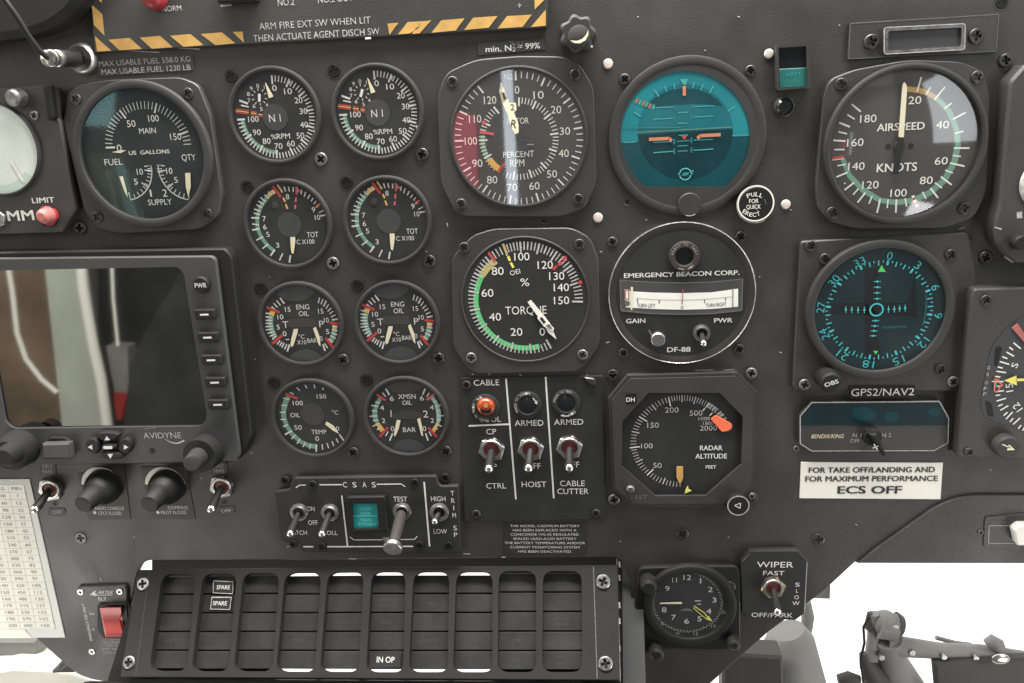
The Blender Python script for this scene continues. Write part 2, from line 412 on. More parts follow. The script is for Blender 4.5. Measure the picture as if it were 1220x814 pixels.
def scale(b, c, anch, vals, L, w, z, key='white', r=None):
    """radial ticks; anch {value: outer pixel}; L = length as a share of the radius. Returns (ang(v), centre, radius)"""
    cm = np.array(b.u(*c, z)); vs = sorted(anch); A, Rs = [], []
    for v in vs:
        d = np.array(b.u(*anch[v], z)) - cm; A.append(math.atan2(d[1], d[0])); Rs.append(np.linalg.norm(d))
    A = list(np.unwrap(A)); Ra = float(np.mean(Rs)) if r is None else r
    ang = lambda v: float(np.interp(v, vs, A)); rad = lambda v: float(np.interp(v, vs, Rs))
    W_ = b.m(c, w, z) / 2
    for v in vals:
        a = ang(v); R_ = .5 * rad(v) + .5 * Ra; d = np.array([math.cos(a), math.sin(a)]); n = np.array([-d[1], d[0]]) * W_
        p, q = cm + d * R_ * (1 - L), cm + d * R_
        b.add([(*(p + n), z), (*(q + n), z), (*(q - n), z), (*(p - n), z)], [(0, 1, 2, 3)], key)
    return ang, cm, Ra
def band(b, S_, v0, v1, f0, f1, z, key):
    ang, cm, R_ = S_; n = 40; vs, fs = [], []
    for i in range(n + 1):
        a = ang(v0 + (v1 - v0) * i / n)
        vs += [(cm[0] + R_ * f0 * math.cos(a), cm[1] + R_ * f0 * math.sin(a), z), (cm[0] + R_ * f1 * math.cos(a), cm[1] + R_ * f1 * math.sin(a), z)]
        if i: fs.append((2 * i - 2, 2 * i - 1, 2 * i + 1, 2 * i))
    b.add(vs, fs, key)
def bezel(k, c, ro, ri, z0, z1, zd, key='bezel'):
    b = MB(k); q = b.m(c, 1, z1); e_ = min(.0012, (ro - ri) * q * .35) / q
    b.lathe(c, [(ro, z0), (ro, z1 - .0010), (ro - e_ * .35, z1 - .0003), (ro - e_, z1), (ri + e_, z1), (ri + e_ * .3, z1 - .0003), (ri, z1 - .0010), (ri, zd)], key, seg=96); return b
def cover(k, c, r, z, dome=0, key='glass'):
    b = MB(k); n = 12; pr = [(r * math.cos(i / n * math.pi / 2) if dome else r * (1 - i / n), z + dome * math.sin(i / n * math.pi / 2)) for i in range(n)] if not dome else \
        [(r * (1 - i / n), z + dome * (1 - (1 - i / n) ** 2)) for i in range(n)]
    b.lathe(c, pr + [(r * .002, z + dome)], key, seg=72); return b
def nutmesh(b, c, r, z0, z1, key, a0=.2):
    cm = b.u(*c, z1); R_ = b.m(c, r, z1)
    b.prism([(cm[0] + R_ * math.cos(a0 + i * math.pi / 3), cm[1] + R_ * math.sin(a0 + i * math.pi / 3)) for i in range(6)], z0, z1, key, bev=.0005, metric=True)
def toggle(T, k, c, tip, r, htip=.014, z=0, nut=True, key='steel', boot='boot', parent=None, rl=None, tipkey='chrome', big=False, zt=None):
    """bat-handle switch: nut or keyed ring, bushing, boot, tapering lever with a bright tip"""
    b = MB(k, T.pl)
    if nut: nutmesh(b, c, r, z, z + .003, key)
    else: b.lathe(c, [(r, z), (r, z + .0016), (r * .93, z + .0022), (r * .72, z + .0022), (r * .70, z + .001)], key, 40)
    b.lathe(c, [(r * .80, z + .001), (r * .80, z + .0048), (r * .74, z + .0054), (r * .60, z + .0054), (r * .56, z + .0042)], 'steel' if nut else 'worn', 40)
    b.disc(c, r * .58, z + .0043, boot)
    sw = done_child(b, 'toggle_switch', parent or T.o, T.org) if parent is None else done_child(b, 'nut', parent, T.org)
    x0, y0 = b.u(*c, z + .004); x1, y1 = b.u(*tip, z + htip); rb = b.m(c, (rl or r * .30), z + .004)
    p0, p1 = np.array([x0, y0, z + .0035]), np.array([x1, y1, z + htip])
    l = MB(k, T.pl)
    if big:
        l.tube([p0, p0 + (p1 - p0) * .1, p0 + (p1 - p0) * .3, p1], [rb * .8, rb, rb * 1.05, rb * .95], 'brown', 20)
        d = (p1 - p0) / np.linalg.norm(p1 - p0); l.tube([p1, p1 + d * .0006, p1 + d * .0028, p1 + d * .0034], [rb * 1.45, rb * 1.75, rb * 1.75, rb * 1.6], 'steel', 28)
    else:
        l.tube([p0, p0 + (p1 - p0) * .3, p0 + (p1 - p0) * .86, p1 - (p1 - p0) * .06], [rb * .75, rb * .85, rb * 1.05, rb * .95], 'rubber', 16)
        l.ball(p1 - (p1 - p0) * .03, rb * 1.08, tipkey)
    lo = done_child(l, 'lever', sw if parent is None else parent, T.org)
    return sw
# ================================================================== the panel itself
CUT = rr([(160, 700), (163, 683), (172, 668), (400, 667), (738, 664), (751, 690), (757, 860), (140, 860)], 9)
OUTL = rr([(-260, -130), (1420, -130), (1500, 560), (1330, 672), (1021, 671.5), (980, 706), (916, 753), (847, 814), (800, 880), (755, 880),
           (100, 880), (141, 822), (118, 812), (98, 806), (62, 779), (40, 756), (-250, 700)], [0, 0, 0, 0, 3, 0, 0, 0, 0, 0, 0, 6, 30, 20, 10, 10, 0])
# the lower left corner runs behind the annunciator frame
OUTL = rr([(-260, -130), (1420, -130), (1500, 560), (1330, 672), (1021.5, 671.5)], [0, 0, 0, 0, 3]) + [(980, 706), (916, 753), (847, 814), (800, 862), (757, 862)] \
    + list(reversed(rr([(140, 830), (160, 700), (163, 683), (172, 668), (400, 667), (738, 664), (751, 690), (757, 850)], [0, 6, 9, 9, 0, 10, 10, 0]))) \
    + rr([(132, 813), (112, 811), (90, 803), (62, 778), (38, 756), (-260, 720)], [6, 12, 16, 8, 6, 0])
TP = Thing('instrument_panel', 'black painted metal helicopter instrument panel that carries all the gauges and switch units', 'instrument panel', (610, 407))
b = MB(); b.prism(OUTL, -.004, 0, 'panel', bev=.0006)
for x, y, r in ((747, 241, 3), (648, 264, 2.2)):
    b.disc((x, y), r, .0002, 'black', 20); b.ring((x, y), r, r * 1.35, .0003, 'grey', 180, 300)
# bright flecks where the paint is chipped
for x, y, w, a in ((321, 330, 1.6, 0), (304, 428, 1.3, 0), (583, 446, 2.6, 90), (826, 449, 10, 2), (854, 448.5, 14, 1), (620, 447, 3, 40), (730, 445, 5, 5), (563, 446, 2, 0), (335, 787, 4, 8), (1146, 272, 7, -20), (724, 408, 4, -20), (700, 447, 4, 35), (344, 651, 5, -15), (739, 645, 1.5, 0), (160, 61, 60, 3), (225, 58, 26, 3), (112, 100, 3, 60), (262, 330, 2, 0), (508, 300, 2, 30), (533, 268, 5, 80), (716, 300, 3, 10), (905, 330, 2, 0), (930, 420, 3, 15), (770, 262, 2, 0), (660, 610, 2, 0), (560, 612, 3, 20), (868, 640, 2, 0), (1020, 625, 3, 30), (300, 540, 2, 0), (240, 570, 2, 40), (160, 640, 2, 0), (120, 690, 4, 70), (840, 60, 2, 0), (880, 20, 3, 20), (1000, 30, 2, 0), (760, 20, 2, 0), (1180, 560, 3, 0), (942, 250, 2.5, 0), (325, 40, 1.5, 0), (690, 470, 2, 0), (690, 640, 2.5, 60), (556, 660, 8, 4), (600, 664, 5, 2), (420, 666, 9, 1)):
    ca, sa = math.cos(math.radians(a)) * w / 2, math.sin(math.radians(a)) * w / 2; b.line((x - ca, y - sa), (x + ca, y + sa), 1.1, .0003, 'dimwhite')
k = K(700, 40, 3.392)
T_ = TP.part(b, 'panel_plate')
for c in ((83, 122), (735, 82), (42, 745), (803, 692)):
    q = MB(k); q.lathe(c, [(20, 0), (19, .0006), (15, .0011), (8, .0012), (.02, .0012)], 'rivet', 24); TP.part(q, 'rivet')
for x, y in ((275.6, 90.7), (398, 84.4), (294.7, 222), (413, 217), (311, 343.6), (426, 340), (326.5, 456), (437, 452.7), (96.4, 640.8), (812.7, 636), (975, 642.6), (1193.5, 3)):
    q = MB(); q.ring((x, y), 8, 9.5, .0002, 'plate'); q.disc((x, y), 8.1, .00015, 'black', 30); TP.part(q, 'countersink')
    screw(TP, PX, (x, y), 7.6, 0, 'black' if y < 460 else 'screwd', tall=.45)
for x, y, r in ((382.7, 189.5, 7.6), (503, 184, 7.6), (397, 313.5, 7.4), (512, 311, 7.4), (409, 428.5, 7.2), (522.6, 427, 7), (421, 539, 7), (531.4, 537.6, 7), (96, 271.5, 7.5),
                (730, 446.6, 7), (895, 444.5, 7), (895.5, 592, 7), (731.5, 595, 7), (1197.7, 72, 8.5), (1150, 287, 8), (1174, 307, 8.3), (729.5, 288, 6), (882.6, 282, 6.5), (742.6, 420.5, 6), (880.5, 416, 6.5),
                (744.3, 94.5, 6.5), (894, 84.2, 6.5), (691, 427, 6)):
    key = 'brass' if (x, y) in ((512, 311.1),) else ('worn' if (x, y) in ((382.7, 189.5), (397, 313.5), (895, 444.5), (731.5, 595)) else 'screwd')
    screw(TP, PX, (x, y), r, .0002, key, tall=.9)
# lower right trim shell
T = Thing('trim_panel', 'smooth dark trim panel with curved left edge above the bright opening at lower right', 'trim panel', (1150, 640))
b = MB(); b.prism(rr([(1330, 590), (1152, 590), (1118, 601), (1042, 655), (1023, 671), (1330, 671)], [0, 30, 30, 6, 2, 0]), .0002, .0016, 'panel', bev=.0005); T.part(b, 'shell')
k = K(920, 560, 3.203)
b = MB(k); b.prism(rr([(812, 180), (960, 165), (1060, 165), (1060, 300), (805, 297)], 14), .0016, .0023, 'plate', bev=.0003)
b.dash(rr([(825, 280), (828, 213), (1000, 213), (1000, 280)], 6), 3, .0025, 'dimwhite', True); T.part(b, 'slider_plate')
b = MB(k); b.prism(rr([(922, 230), (945, 212), (1000, 212), (1000, 292), (935, 290)], 8), .0023, .008, 'ivory', bev=.001); T.part(b, 'slider_knob')
screw(T, k, (795, 237), 13, .0016, 'screwd')
# glare shield roll, upper left
b = MB(); n = 40
b.prism(rr([(-120, 62), (-20, 50), (30, 43), (62, 32), (88, 12), (102, -20), (110, -80), (-150, -80)], 24), .001, .018, 'rubber', bev=.004)
b.done('glare_shield', label='dark rounded glare shield edge in the top left corner behind the cable', cat='glare shield')
# ================================================================== fire warning panel along the top
T = Thing('fire_warning_panel', 'black fire warning panel with yellow and black hazard stripes along its lower edge', 'warning panel', (380, 30))
b = MB(); z = .003
b.prism([(112, 62.5), (651.5, 33), (655, -60), (103, -50)], 0, z, 'plate', bev=.0006); zz = z + .0002
k = K(0, 0, 3.935); b.k = k
for q in ([(445, 170), (455, 242), (522, 238)], [(508, 187), (608, 178), (665, 230), (560, 236)], [(655, 177), (750, 168), (810, 222), (712, 229)], [(797, 168), (893, 160), (955, 212), (860, 220)],
          [(940, 160), (1040, 152), (1103, 203), (1010, 212)], [(1090, 150), (1138, 148), (1143, 200)], [(430, 22), (480, 68), (490, 168), (440, 118)], [(440, -60), (470, -60), (478, 16), (446, -14)]):
    b.sheet(q, zz, 'stripe')
b.t('NORM', (804, 40), 24, zz, 93, 'dimwhite')
b.k = K(260, 0, 3.969)
b.sheet([(800, 112), (852, 108), (810, 165)], zz, 'stripe'); b.sheet([(850, 163), (905, 158), (1008, 98), (895, 105)], zz, 'stripe')
b.t('ARM FIRE EXT SW WHEN LIT', (455, 110), 31, zz, 530, 'dimwhite', off=-.004); b.t('THEN ACTUATE AGENT DISCH SW', (462, 165), 31, zz, 600, 'dimwhite', off=-.004)
b.t('NO.2', (320, 10), 31, zz, 78, 'dimwhite'); b.t('NO.2 OUT', (553, -6), 31, zz, 165, 'dimwhite')
b.line((695, 182), (722, 180), 9, zz, 'white')
b.k = K(500, 0, 3.0167)
for q in ([(0, 120), (-28, 122), (5, 78), (42, 73)], [(42, 118), (130, 110), (162, 66), (78, 73)], [(160, 108), (248, 100), (280, 58), (192, 64)], [(280, 103), (370, 97), (403, 53), (314, 58)], [(400, 97), (453, 93), (453, 35)], [(413, -40), (452, -40), (450, -2), (413, 35)]):
    b.sheet(q, zz, 'stripe')
b.line((352, 20), (366, 19), 3, zz, 'dimwhite'); b.line((359, 12), (359, 28), 3, zz, 'dimwhite')
T.part(b, 'plate')
b = MB(k); b.lathe((694, -16), [(54, z), (54, z + .003), (50, z + .006), (38, z + .008), (20, z + .009), (.1, z + .0093)], 'lens_r', 40); T.part(b, 'button')
b = MB(k); b.prism(rr([(1015, -60), (1200, -60), (1200, 6), (1018, 16)], 6), z, z + .006, 'black', bev=.001); b.line((1035, 28), (1085, 24), 9, zz, 'dimwhite'); T.part(b, 'switch_guard')
# ================================================================== headset jack and its plug
k = K(0, 0, 3.935)
b = MB(k); c = (372, 275)
b.lathe(c, [(68, 0), (66, .003), (60, .0042), (56, .0046), (44, .0030), (30, .0016), (.1, .0012)], 'satin', 56)
b.done('jack_socket', label='round chrome jack socket in the panel below the hazard stripes', cat='socket')
T = Thing('jack_plug', 'black and chrome plug on a dark cable pushed into the round socket', 'plug', (94, 70))
b = MB(k); p = lambda x, y, z: (*b.u(x, y, z), z)
A, B_ = np.array(p(368, 276, .002)), np.array(p(222, 273, .034)); r1 = b.m(c, 37, .02)
L_ = lambda t_: A + (B_ - A) * t_
b.tube([L_(0), L_(.12), L_(.121), L_(.62)], [r1 * .6, r1 * .6, r1, r1 * .98], 'rubber', 28); T.part(b, 'sleeve')
b = MB(k); b.tube([L_(.62), L_(.64), L_(.72), L_(.74), L_(.80), L_(.82), L_(.9), L_(.92)], [r1 * .9, r1 * 1.0, r1, r1 * .8, r1 * .8, r1 * .98, r1 * .98, r1 * .8], 'steel', 28); T.part(b, 'collar')
b = MB(k); b.tube([L_(.92), L_(.98), L_(1.0)], [r1 * .92, r1 * .95, r1 * .7], 'chrome', 28); T.part(b, 'end_cap')
b = MB(k); b.tube([L_(.96), np.array(p(180, 235, .038)), np.array(p(130, 165, .043)), np.array(p(80, 80, .047)), np.array(p(15, -10, .05)), np.array(p(-70, -120, .052))], b.m(c, 13, .03), 'rubber', 14); T.part(b, 'cable')
# ================================================================== fuel placard, N2 placard
b = MB(k); b.prism([(452, 272), (904, 252), (909, 331), (460, 358)], 0, .0004, 'hub')
b.t('MAX USABLE FUEL 558.0 KG', (676, 288), 25, .0006, 436, 'dimwhite'); b.t('MAX USABLE FUEL 1230 LB', (683, 327), 25, .0006, 424, 'dimwhite')
b.done('placard', label='two line MAX USABLE FUEL strip above the fuel gauge', cat='placard')
k = K(500, 0, 3.0167)
b = MB(k); b.prism([(208, 156), (446, 138), (452, 178), (210, 199)], 0, .0004, 'hub'); b.t('min. N', (283, 175), 21, .0006, 92, 'white', off=.008); b.t('2', (339, 178), 14, .0006, 13, 'white'); b.t('= 99%', (392, 166), 21, .0006, 80, 'white', off=.008)
for i in range(9): b.line((322 + i * 6, 146 + (i * 7) % 13), (330 + i * 5, 152 + (i * 11) % 37), 3, .0007, 'grey')
b.done('placard', label='small "min. N2 = 99%" strip above the rotor tachometer', cat='placard')
# fluted knob
T = Thing('fluted_knob', 'dark scalloped knob with a worn bright crescent, right of the striped panel', 'knob', (688, 40))
b = MB(k); b.cyl((568, 120), 62, 0, .012, 'bezel', 84, .0015, lobes=7); T.part(b, 'knob_body')
b = MB(k); b.lathe((572, 132), [(40, .012), (40, .0128), (38, .013), (.2, .013)], 'bezel', 40); b.sheet([(541, 146), (556, 155), (576, 156), (596, 145), (606, 126), (606, 108), (598, 126), (585, 140), (566, 147)], .0132, 'cream'); b.line((615, 168), (622, 166), 8, .0123, 'dimwhite'); T.part(b, 'face')
# ================================================================== pale faced instrument at the left edge
k = K(0, 80, 3.7)
T = Thing('pale_faced_gauge', 'gauge with a pale silver face and one white needle at the left edge', 'gauge', k(100, 350))
b = MB(k); b.prism([(-300, 100), (188, 78), (232, 92), (252, 220), (265, 240), (330, 630), (272, 728), (-300, 745)], 0, .007, 'plate', bev=.0008)
b.t('LIMIT', (190, 587), 24, .0073, 100, 'white', off=.009); b.t('MM', (90, 655), 45, .0073, 118, 'white', off=.009); T.part(b, 'plate')
c = (-25, 362)
b = MB(k); b.lathe(c, [(194, .007), (194, .0092), (188, .0098), (185, .0085)], 'bezel', 72); T.part(b, 'bezel')
b = MB(k); b.disc(c, 189, .0086, 'silverface', 72); b.ring(c, 150, 189, .0087, 'facetint', 248, 320); T.part(b, 'dial')
b = MB(k); b.line((50, 417), (103, 505), 13, .0090, 'white'); T.part(b, 'pointer')
b = MB(k); b.cyl((205, 657), 42, .007, .010, 'lens_r', 40, .0008); b.lathe((205, 657), [(46, .007), (46, .0088), (42, .009)], 'black', 40); lr = T.part(b, 'warning_lamp')
b = MB(k); b.cyl((180, 660), 31, .010, .017, 'lens_p', 36, .002, r2=34); done_child(b, 'lamp_cap', lr, T.org)
b = MB(k); b.cyl((48, 135), 36, .007, .015, 'worn', 32, .0015, r2=40); T.part(b, 'post_light')
b = MB(k); b.prism(rr([(185, 85), (218, 80), (238, 225), (212, 240)], 8), .007, .012, 'black', bev=.001); T.part(b, 'bracket')
screw(T, k, (153, 213), 20, .007, 'worn')
b = MB(k); nutmesh(b, (-18, 668), 40, .007, .010, 'steel', .3); T.part(b, 'nut')
# ================================================================== fuel quantity gauge
k = K(70, 90, 4.07)
T = Thing('fuel_gauge', 'large fuel quantity gauge in US gallons with a MAIN scale and two SUPPLY scales', 'gauge', k(405, 385))
b = MB(k); b.prism(rr([(42, 92), (85, 50), (230, 22), (590, 8), (676, 45), (735, 190), (790, 575), (775, 680), (690, 745), (290, 768), (185, 738), (125, 660), (20, 235)], [14, 20, 60, 40, 30, 30, 20, 20, 40, 40, 20, 30, 30]), 0, .0045, 'plate', bev=.0005); T.part(b, 'flange')
c = (398, 386)
T.part(bezel(k, c, 338, 300, .0045, .0085, .0045), 'bezel'); z = .0052
b = MB(k); b.disc(c, 305, z, 'dial'); z1 = z + .0002
S_ = scale(b, (430, 345), {0: (230, 350), 50: (300, 175), 100: (474, 137), 150: (635, 268), 165: (647, 332)}, range(0, 166, 5), .17, 3.6, z1)
scale(b, (430, 345), {0: (230, 350), 50: (300, 175), 100: (474, 137), 150: (635, 268)}, (0, 50, 100, 150), .22, 8.5, z1 + .00005)
for t_, x, y, w in (('0', 293, 352, 24), ('50', 351, 234, 42), ('100', 459, 208, 52), ('150', 567, 297, 54)): b.t(t_, (x, y), 32, z1, w)
b.t('MAIN', (430, 268), 27, z1, 82); b.t('US  GALLONS', (438, 372), 19, z1, 200, off=.01); b.t('FUEL', (265, 420), 30, z1, 88); b.t('QTY', (630, 400), 30, z1, 68)
b.t('10', (393, 467), 30, z1, 30); b.t('5', (374, 515), 28, z1, 18); b.t('1', (446, 571), 34, z1, 8); b.t('2', (514, 570), 36, z1, 22); b.t('10', (536, 463), 30, z1, 30); b.t('5', (568, 507), 28, z1, 18); b.t('SUPPLY', (490, 614), 28, z1, 116)
def supply(cc, pts, side):
    S2 = scale(b, cc, dict(enumerate(pts)), [i * (len(pts) - 1) / 11 for i in range(12)], .16, 3.2, z1)
    band(b, S2, 0, len(pts) - 1, .97, 1.0, z1, 'white'); scale(b, cc, dict(enumerate(pts)), [0, (len(pts) - 1) * .42, (len(pts) - 1) * .85, len(pts) - 1], .26, 5, z1)
supply((308, 455), [(350, 607), (420, 555), (452, 490), (454, 436)], 1)
supply((628, 450), [(630, 595), (545, 560), (490, 500), (468, 434)], 1)
T.part(b, 'dial')
b = MB(k); zp = z + .0009; b.sheet([(257, 372), (290, 364), (328, 362), (300, 377)], zp, 'cream'); T.part(b, 'pointer')
for q in ([(293, 490), (311, 488), (330, 560), (334, 592), (318, 560)], [(613, 473), (638, 472), (640, 540), (628, 590), (616, 540)]):
    b = MB(k); b.sheet(q, zp, 'cream'); T.part(b, 'pointer')
T.part(cover(k, c, 303, .0070, .0025, 'glassb'), 'cover_glass')
for c_ in ((83, 115), (628, 88), (188, 686), (720, 672)):
    screw(T, k, c_, 27, .0045, 'screwd', tall=.8)
# ================================================================== pairs of small engine gauges
def small(name, label, cat, group, k, co, ro):
    T = Thing(name, label, cat, k(*co), group)
    T.part(bezel(k, co, ro, ro * .905, 0, .0032, .0006), 'bezel')
    b = MB(k); b.disc(co, ro * .93, .0010, 'dial'); return T, b, .0012
def fin(T, b, k, co, ro, key='glass'):
    T.part(b, 'dial'); T.part(cover(k, co, ro * .915, .0026, 0, key), 'cover_glass')
def n1(label, k0, co, d, hand):
    T, b, z = small('tachometer', label, 'gauge', 'N1 engine speed gauges', k0, co, 376); k = k0.sh(*d); b.k = k
    C = (427, 440); AN = {0: (398, 103), 10: (540, 130), 20: (668, 228), 30: (742, 375), 40: (745, 525), 50: (690, 665), 60: (577, 750), 70: (440, 772), 80: (302, 718), 90: (190, 610), 100: (122, 460)}
    S_ = scale(b, C, AN, [v for v in range(0, 101, 2)], .145, 9, z)
    scale(b, C, AN, range(0, 101, 10), .205, 14, z + .00004)
    band(b, S_, 69, 100, .80, .90, z - .00006, 'green')
    b.line((136, 303), (206, 330), 15, z, 'white'); b.line((150, 343), (212, 356), 11, z, 'white')
    for i, (key) in enumerate(('red', 'amber', 'red')):
        y = i * 14; w = 8.5
        b.line((108, 373 + y), (212, 386 + y), w, z + .0001, key); b.line((230, 391 + y), (276, 397 + y), w, z + .0001, key)
        if i or d[0]: b.line((290, 402 + y), (324, 406 + y), w, z + .0001, key)
    for a in (10, 40): 
        q = AN[a]; b.prism([(q[0] - 13, q[1] + 20), (q[0] + 14, q[1] + 14), (q[0] + 2, q[1] + 44), (q[0] - 4, q[1] + 44)], None, z + .0001, 'white')
    for t_, x, y in (('0', 420, 203), ('10', 530, 230), ('20', 615, 303), ('30', 655, 390), ('40', 660, 500), ('50', 630, 588), ('60', 553, 653), ('70', 453, 673), ('80', 357, 632), ('90', 278, 562), ('100', 250, 455)):
        b.t(t_, (x, y), 47, z, {1: 36, 2: 64, 3: 84}[len(t_)])
    b.t('%', (415, 598), 38, z, 44); b.t('RPM', (492, 592), 42, z, 108)
    s0 = {0: (285, 205), 1: (330, 213), 2: (355, 245), 3: (362, 292), 4: (345, 325), 5: (308, 345), 6: (265, 335), 7: (240, 300), 8: (232, 258), 9: (252, 226)}
    for v, (x, y) in s0.items():
        dx, dy = x - 298, y - 275; b.line((298 + dx * .72, 275 + dy * .72), (x, y), 6, z, 'white')
    for t_, x, y in (('0', 285, 186), ('9', 233, 207), ('8', 210, 252), ('7', 215, 303), ('6', 255, 350), ('5', 315, 374), ('4', 360, 342), ('1', 338, 196)): b.t(t_, (x, y), 30, z, 6 if t_ == '1' else 22)
    b.disc(C, 102, z + .0001, 'hub'); b.t('N', (400, 448), 62, z + .0003, 48); b.t('I', (466, 443), 62, z + .0003, 7)
    q = MB(k); q.prism(rr([(375, 285), (345, 165), (343, 158), (350, 162), (410, 272), (392, 280)], 3), z + .0004, z + .0007, 'cream'); T.part(q, 'pointer')
    q = MB(k); x, y = math.sin(hand), -math.cos(hand); q.line((298 - 32 * x, 282 - 32 * y), (298 + 32 * x, 282 + 32 * y), 22, z + .0005, 'white'); T.part(q, 'small_hand')
    fin(T, b, k0, co, 376); return T
n1('left of the two N1 percent RPM gauges, small hand upright', K(265, 75, 6.783), (412, 427), (0, 0), 0)
n1('right of the two N1 percent RPM gauges, small hand tilted right', K(390, 75, 6.783), (399, 400), (-22, -38), .25)
def tot(label, k0, co, d):
    T, b, z = small('turbine_temperature_gauge', label, 'gauge', 'TOT turbine outlet temperature gauges', k0, co, 358); k = k0.sh(*d); b.k = k
    for pts, key in (([(290, 628), (235, 580), (192, 523), (165, 460), (160, 370), (185, 292), (240, 213)], 'green'), ([(242, 210), (265, 187), (298, 168)], 'amber')):
        P = np.array(pts, float); cc = np.array((415., 425.)); Oo = cc + (P - cc) * 1.12
        vs = [(*b.u(*p_, z), z - .00005) for p_ in P] + [(*b.u(*p_, z), z - .00005) for p_ in Oo]; n = len(P)
        b.add(vs, [(i, i + 1, n + i + 1, n + i) for i in range(n - 1)], key)
    tk = [((405, 733), (415, 672)), ((325, 715), (352, 658)), ((253, 677), (288, 628)), ((187, 620), (235, 582)), ((137, 552), (195, 523)), ((105, 470), (165, 458)), ((105, 420), (160, 428)), ((97, 370), (162, 373)), ((118, 333), (168, 345)), ((122, 300), (172, 318)),
          ((140, 265), (185, 288)), ((155, 236), (198, 262)), ((172, 205), (212, 240)), ((205, 185), (240, 213)), ((235, 160), (265, 188)), ((262, 148), (285, 178)), ((308, 103), (350, 165)), ((362, 120), (375, 158)), ((398, 120), (405, 158)), ((436, 122), (437, 162)),
          ((470, 125), (469, 165)), ((505, 143), (500, 180)), ((537, 160), (525, 200)), ((572, 182), (553, 217)), ((598, 210), (580, 238)), ((622, 235), (603, 258)), ((652, 258), (620, 285)), ((680, 310), (645, 330)), ((697, 348), (655, 355))]
    for i, (p, q) in enumerate(tk): b.line(p, q, 13 if i in (0, 2, 5, 7, 16, 26, 28) else 9.5, z, 'white')
    b.line((270, 113), (336, 202), 22, z + .0001, 'red'); b.dash([(312, 105), (345, 165)], 11, z + .00015, 'amber')
    for p, q in (((355, 208), (372, 240)), ((375, 260), (390, 298))): b.line(p, q, 14, z, 'amber')
    for p, q in (((460, 115), (464, 185)), ((460, 205), (455, 245)), ((455, 265), (450, 298))): b.line(p, q, 14, z + .0001, 'pink')
    b.sheet([(470, 140), (505, 148), (482, 168)], z + .0002, 'pink'); b.sheet([(620, 265), (648, 258), (645, 280), (632, 288)], z + .0002, 'orange')
    for t_, x, y in (('3', 310, 592), ('5', 232, 505), ('6', 207, 445), ('7', 202, 378), ('8', 390, 200), ('9', 600, 305), ('10', 632, 367)): b.t(t_, (x, y), 42, z, 42 if len(t_) > 1 else 27)
    b.t('TOT', (593, 507), 45, z, 92); b.t('C X100', (536, 564), 38, z, 146)
    b.disc((405, 425), 98, z + .0001, 'hub'); b.lathe((285, 270), [(28, z), (26, z + .0003), (.1, z + .0004)], 'dial2', 24)
    q = MB(k); q.prism([(412, 528), (450, 525), (453, 560), (438, 662), (422, 655), (415, 590)], z + .0004, z + .0007, 'cream'); T.part(q, 'pointer')
    fin(T, b, k0, co, 358); return T
tot('left of the two TOT gauges, under the N1 gauge with the upright small hand', K(285, 205, 6.783), (385, 425), (0, 0))
tot('right of the two TOT gauges, under the N1 gauge with the tilted small hand', K(405, 205, 6.783), (378, 397), (-10, -28))
def arcseg(b, pts, key, z): b.sheet(pts, z, key)
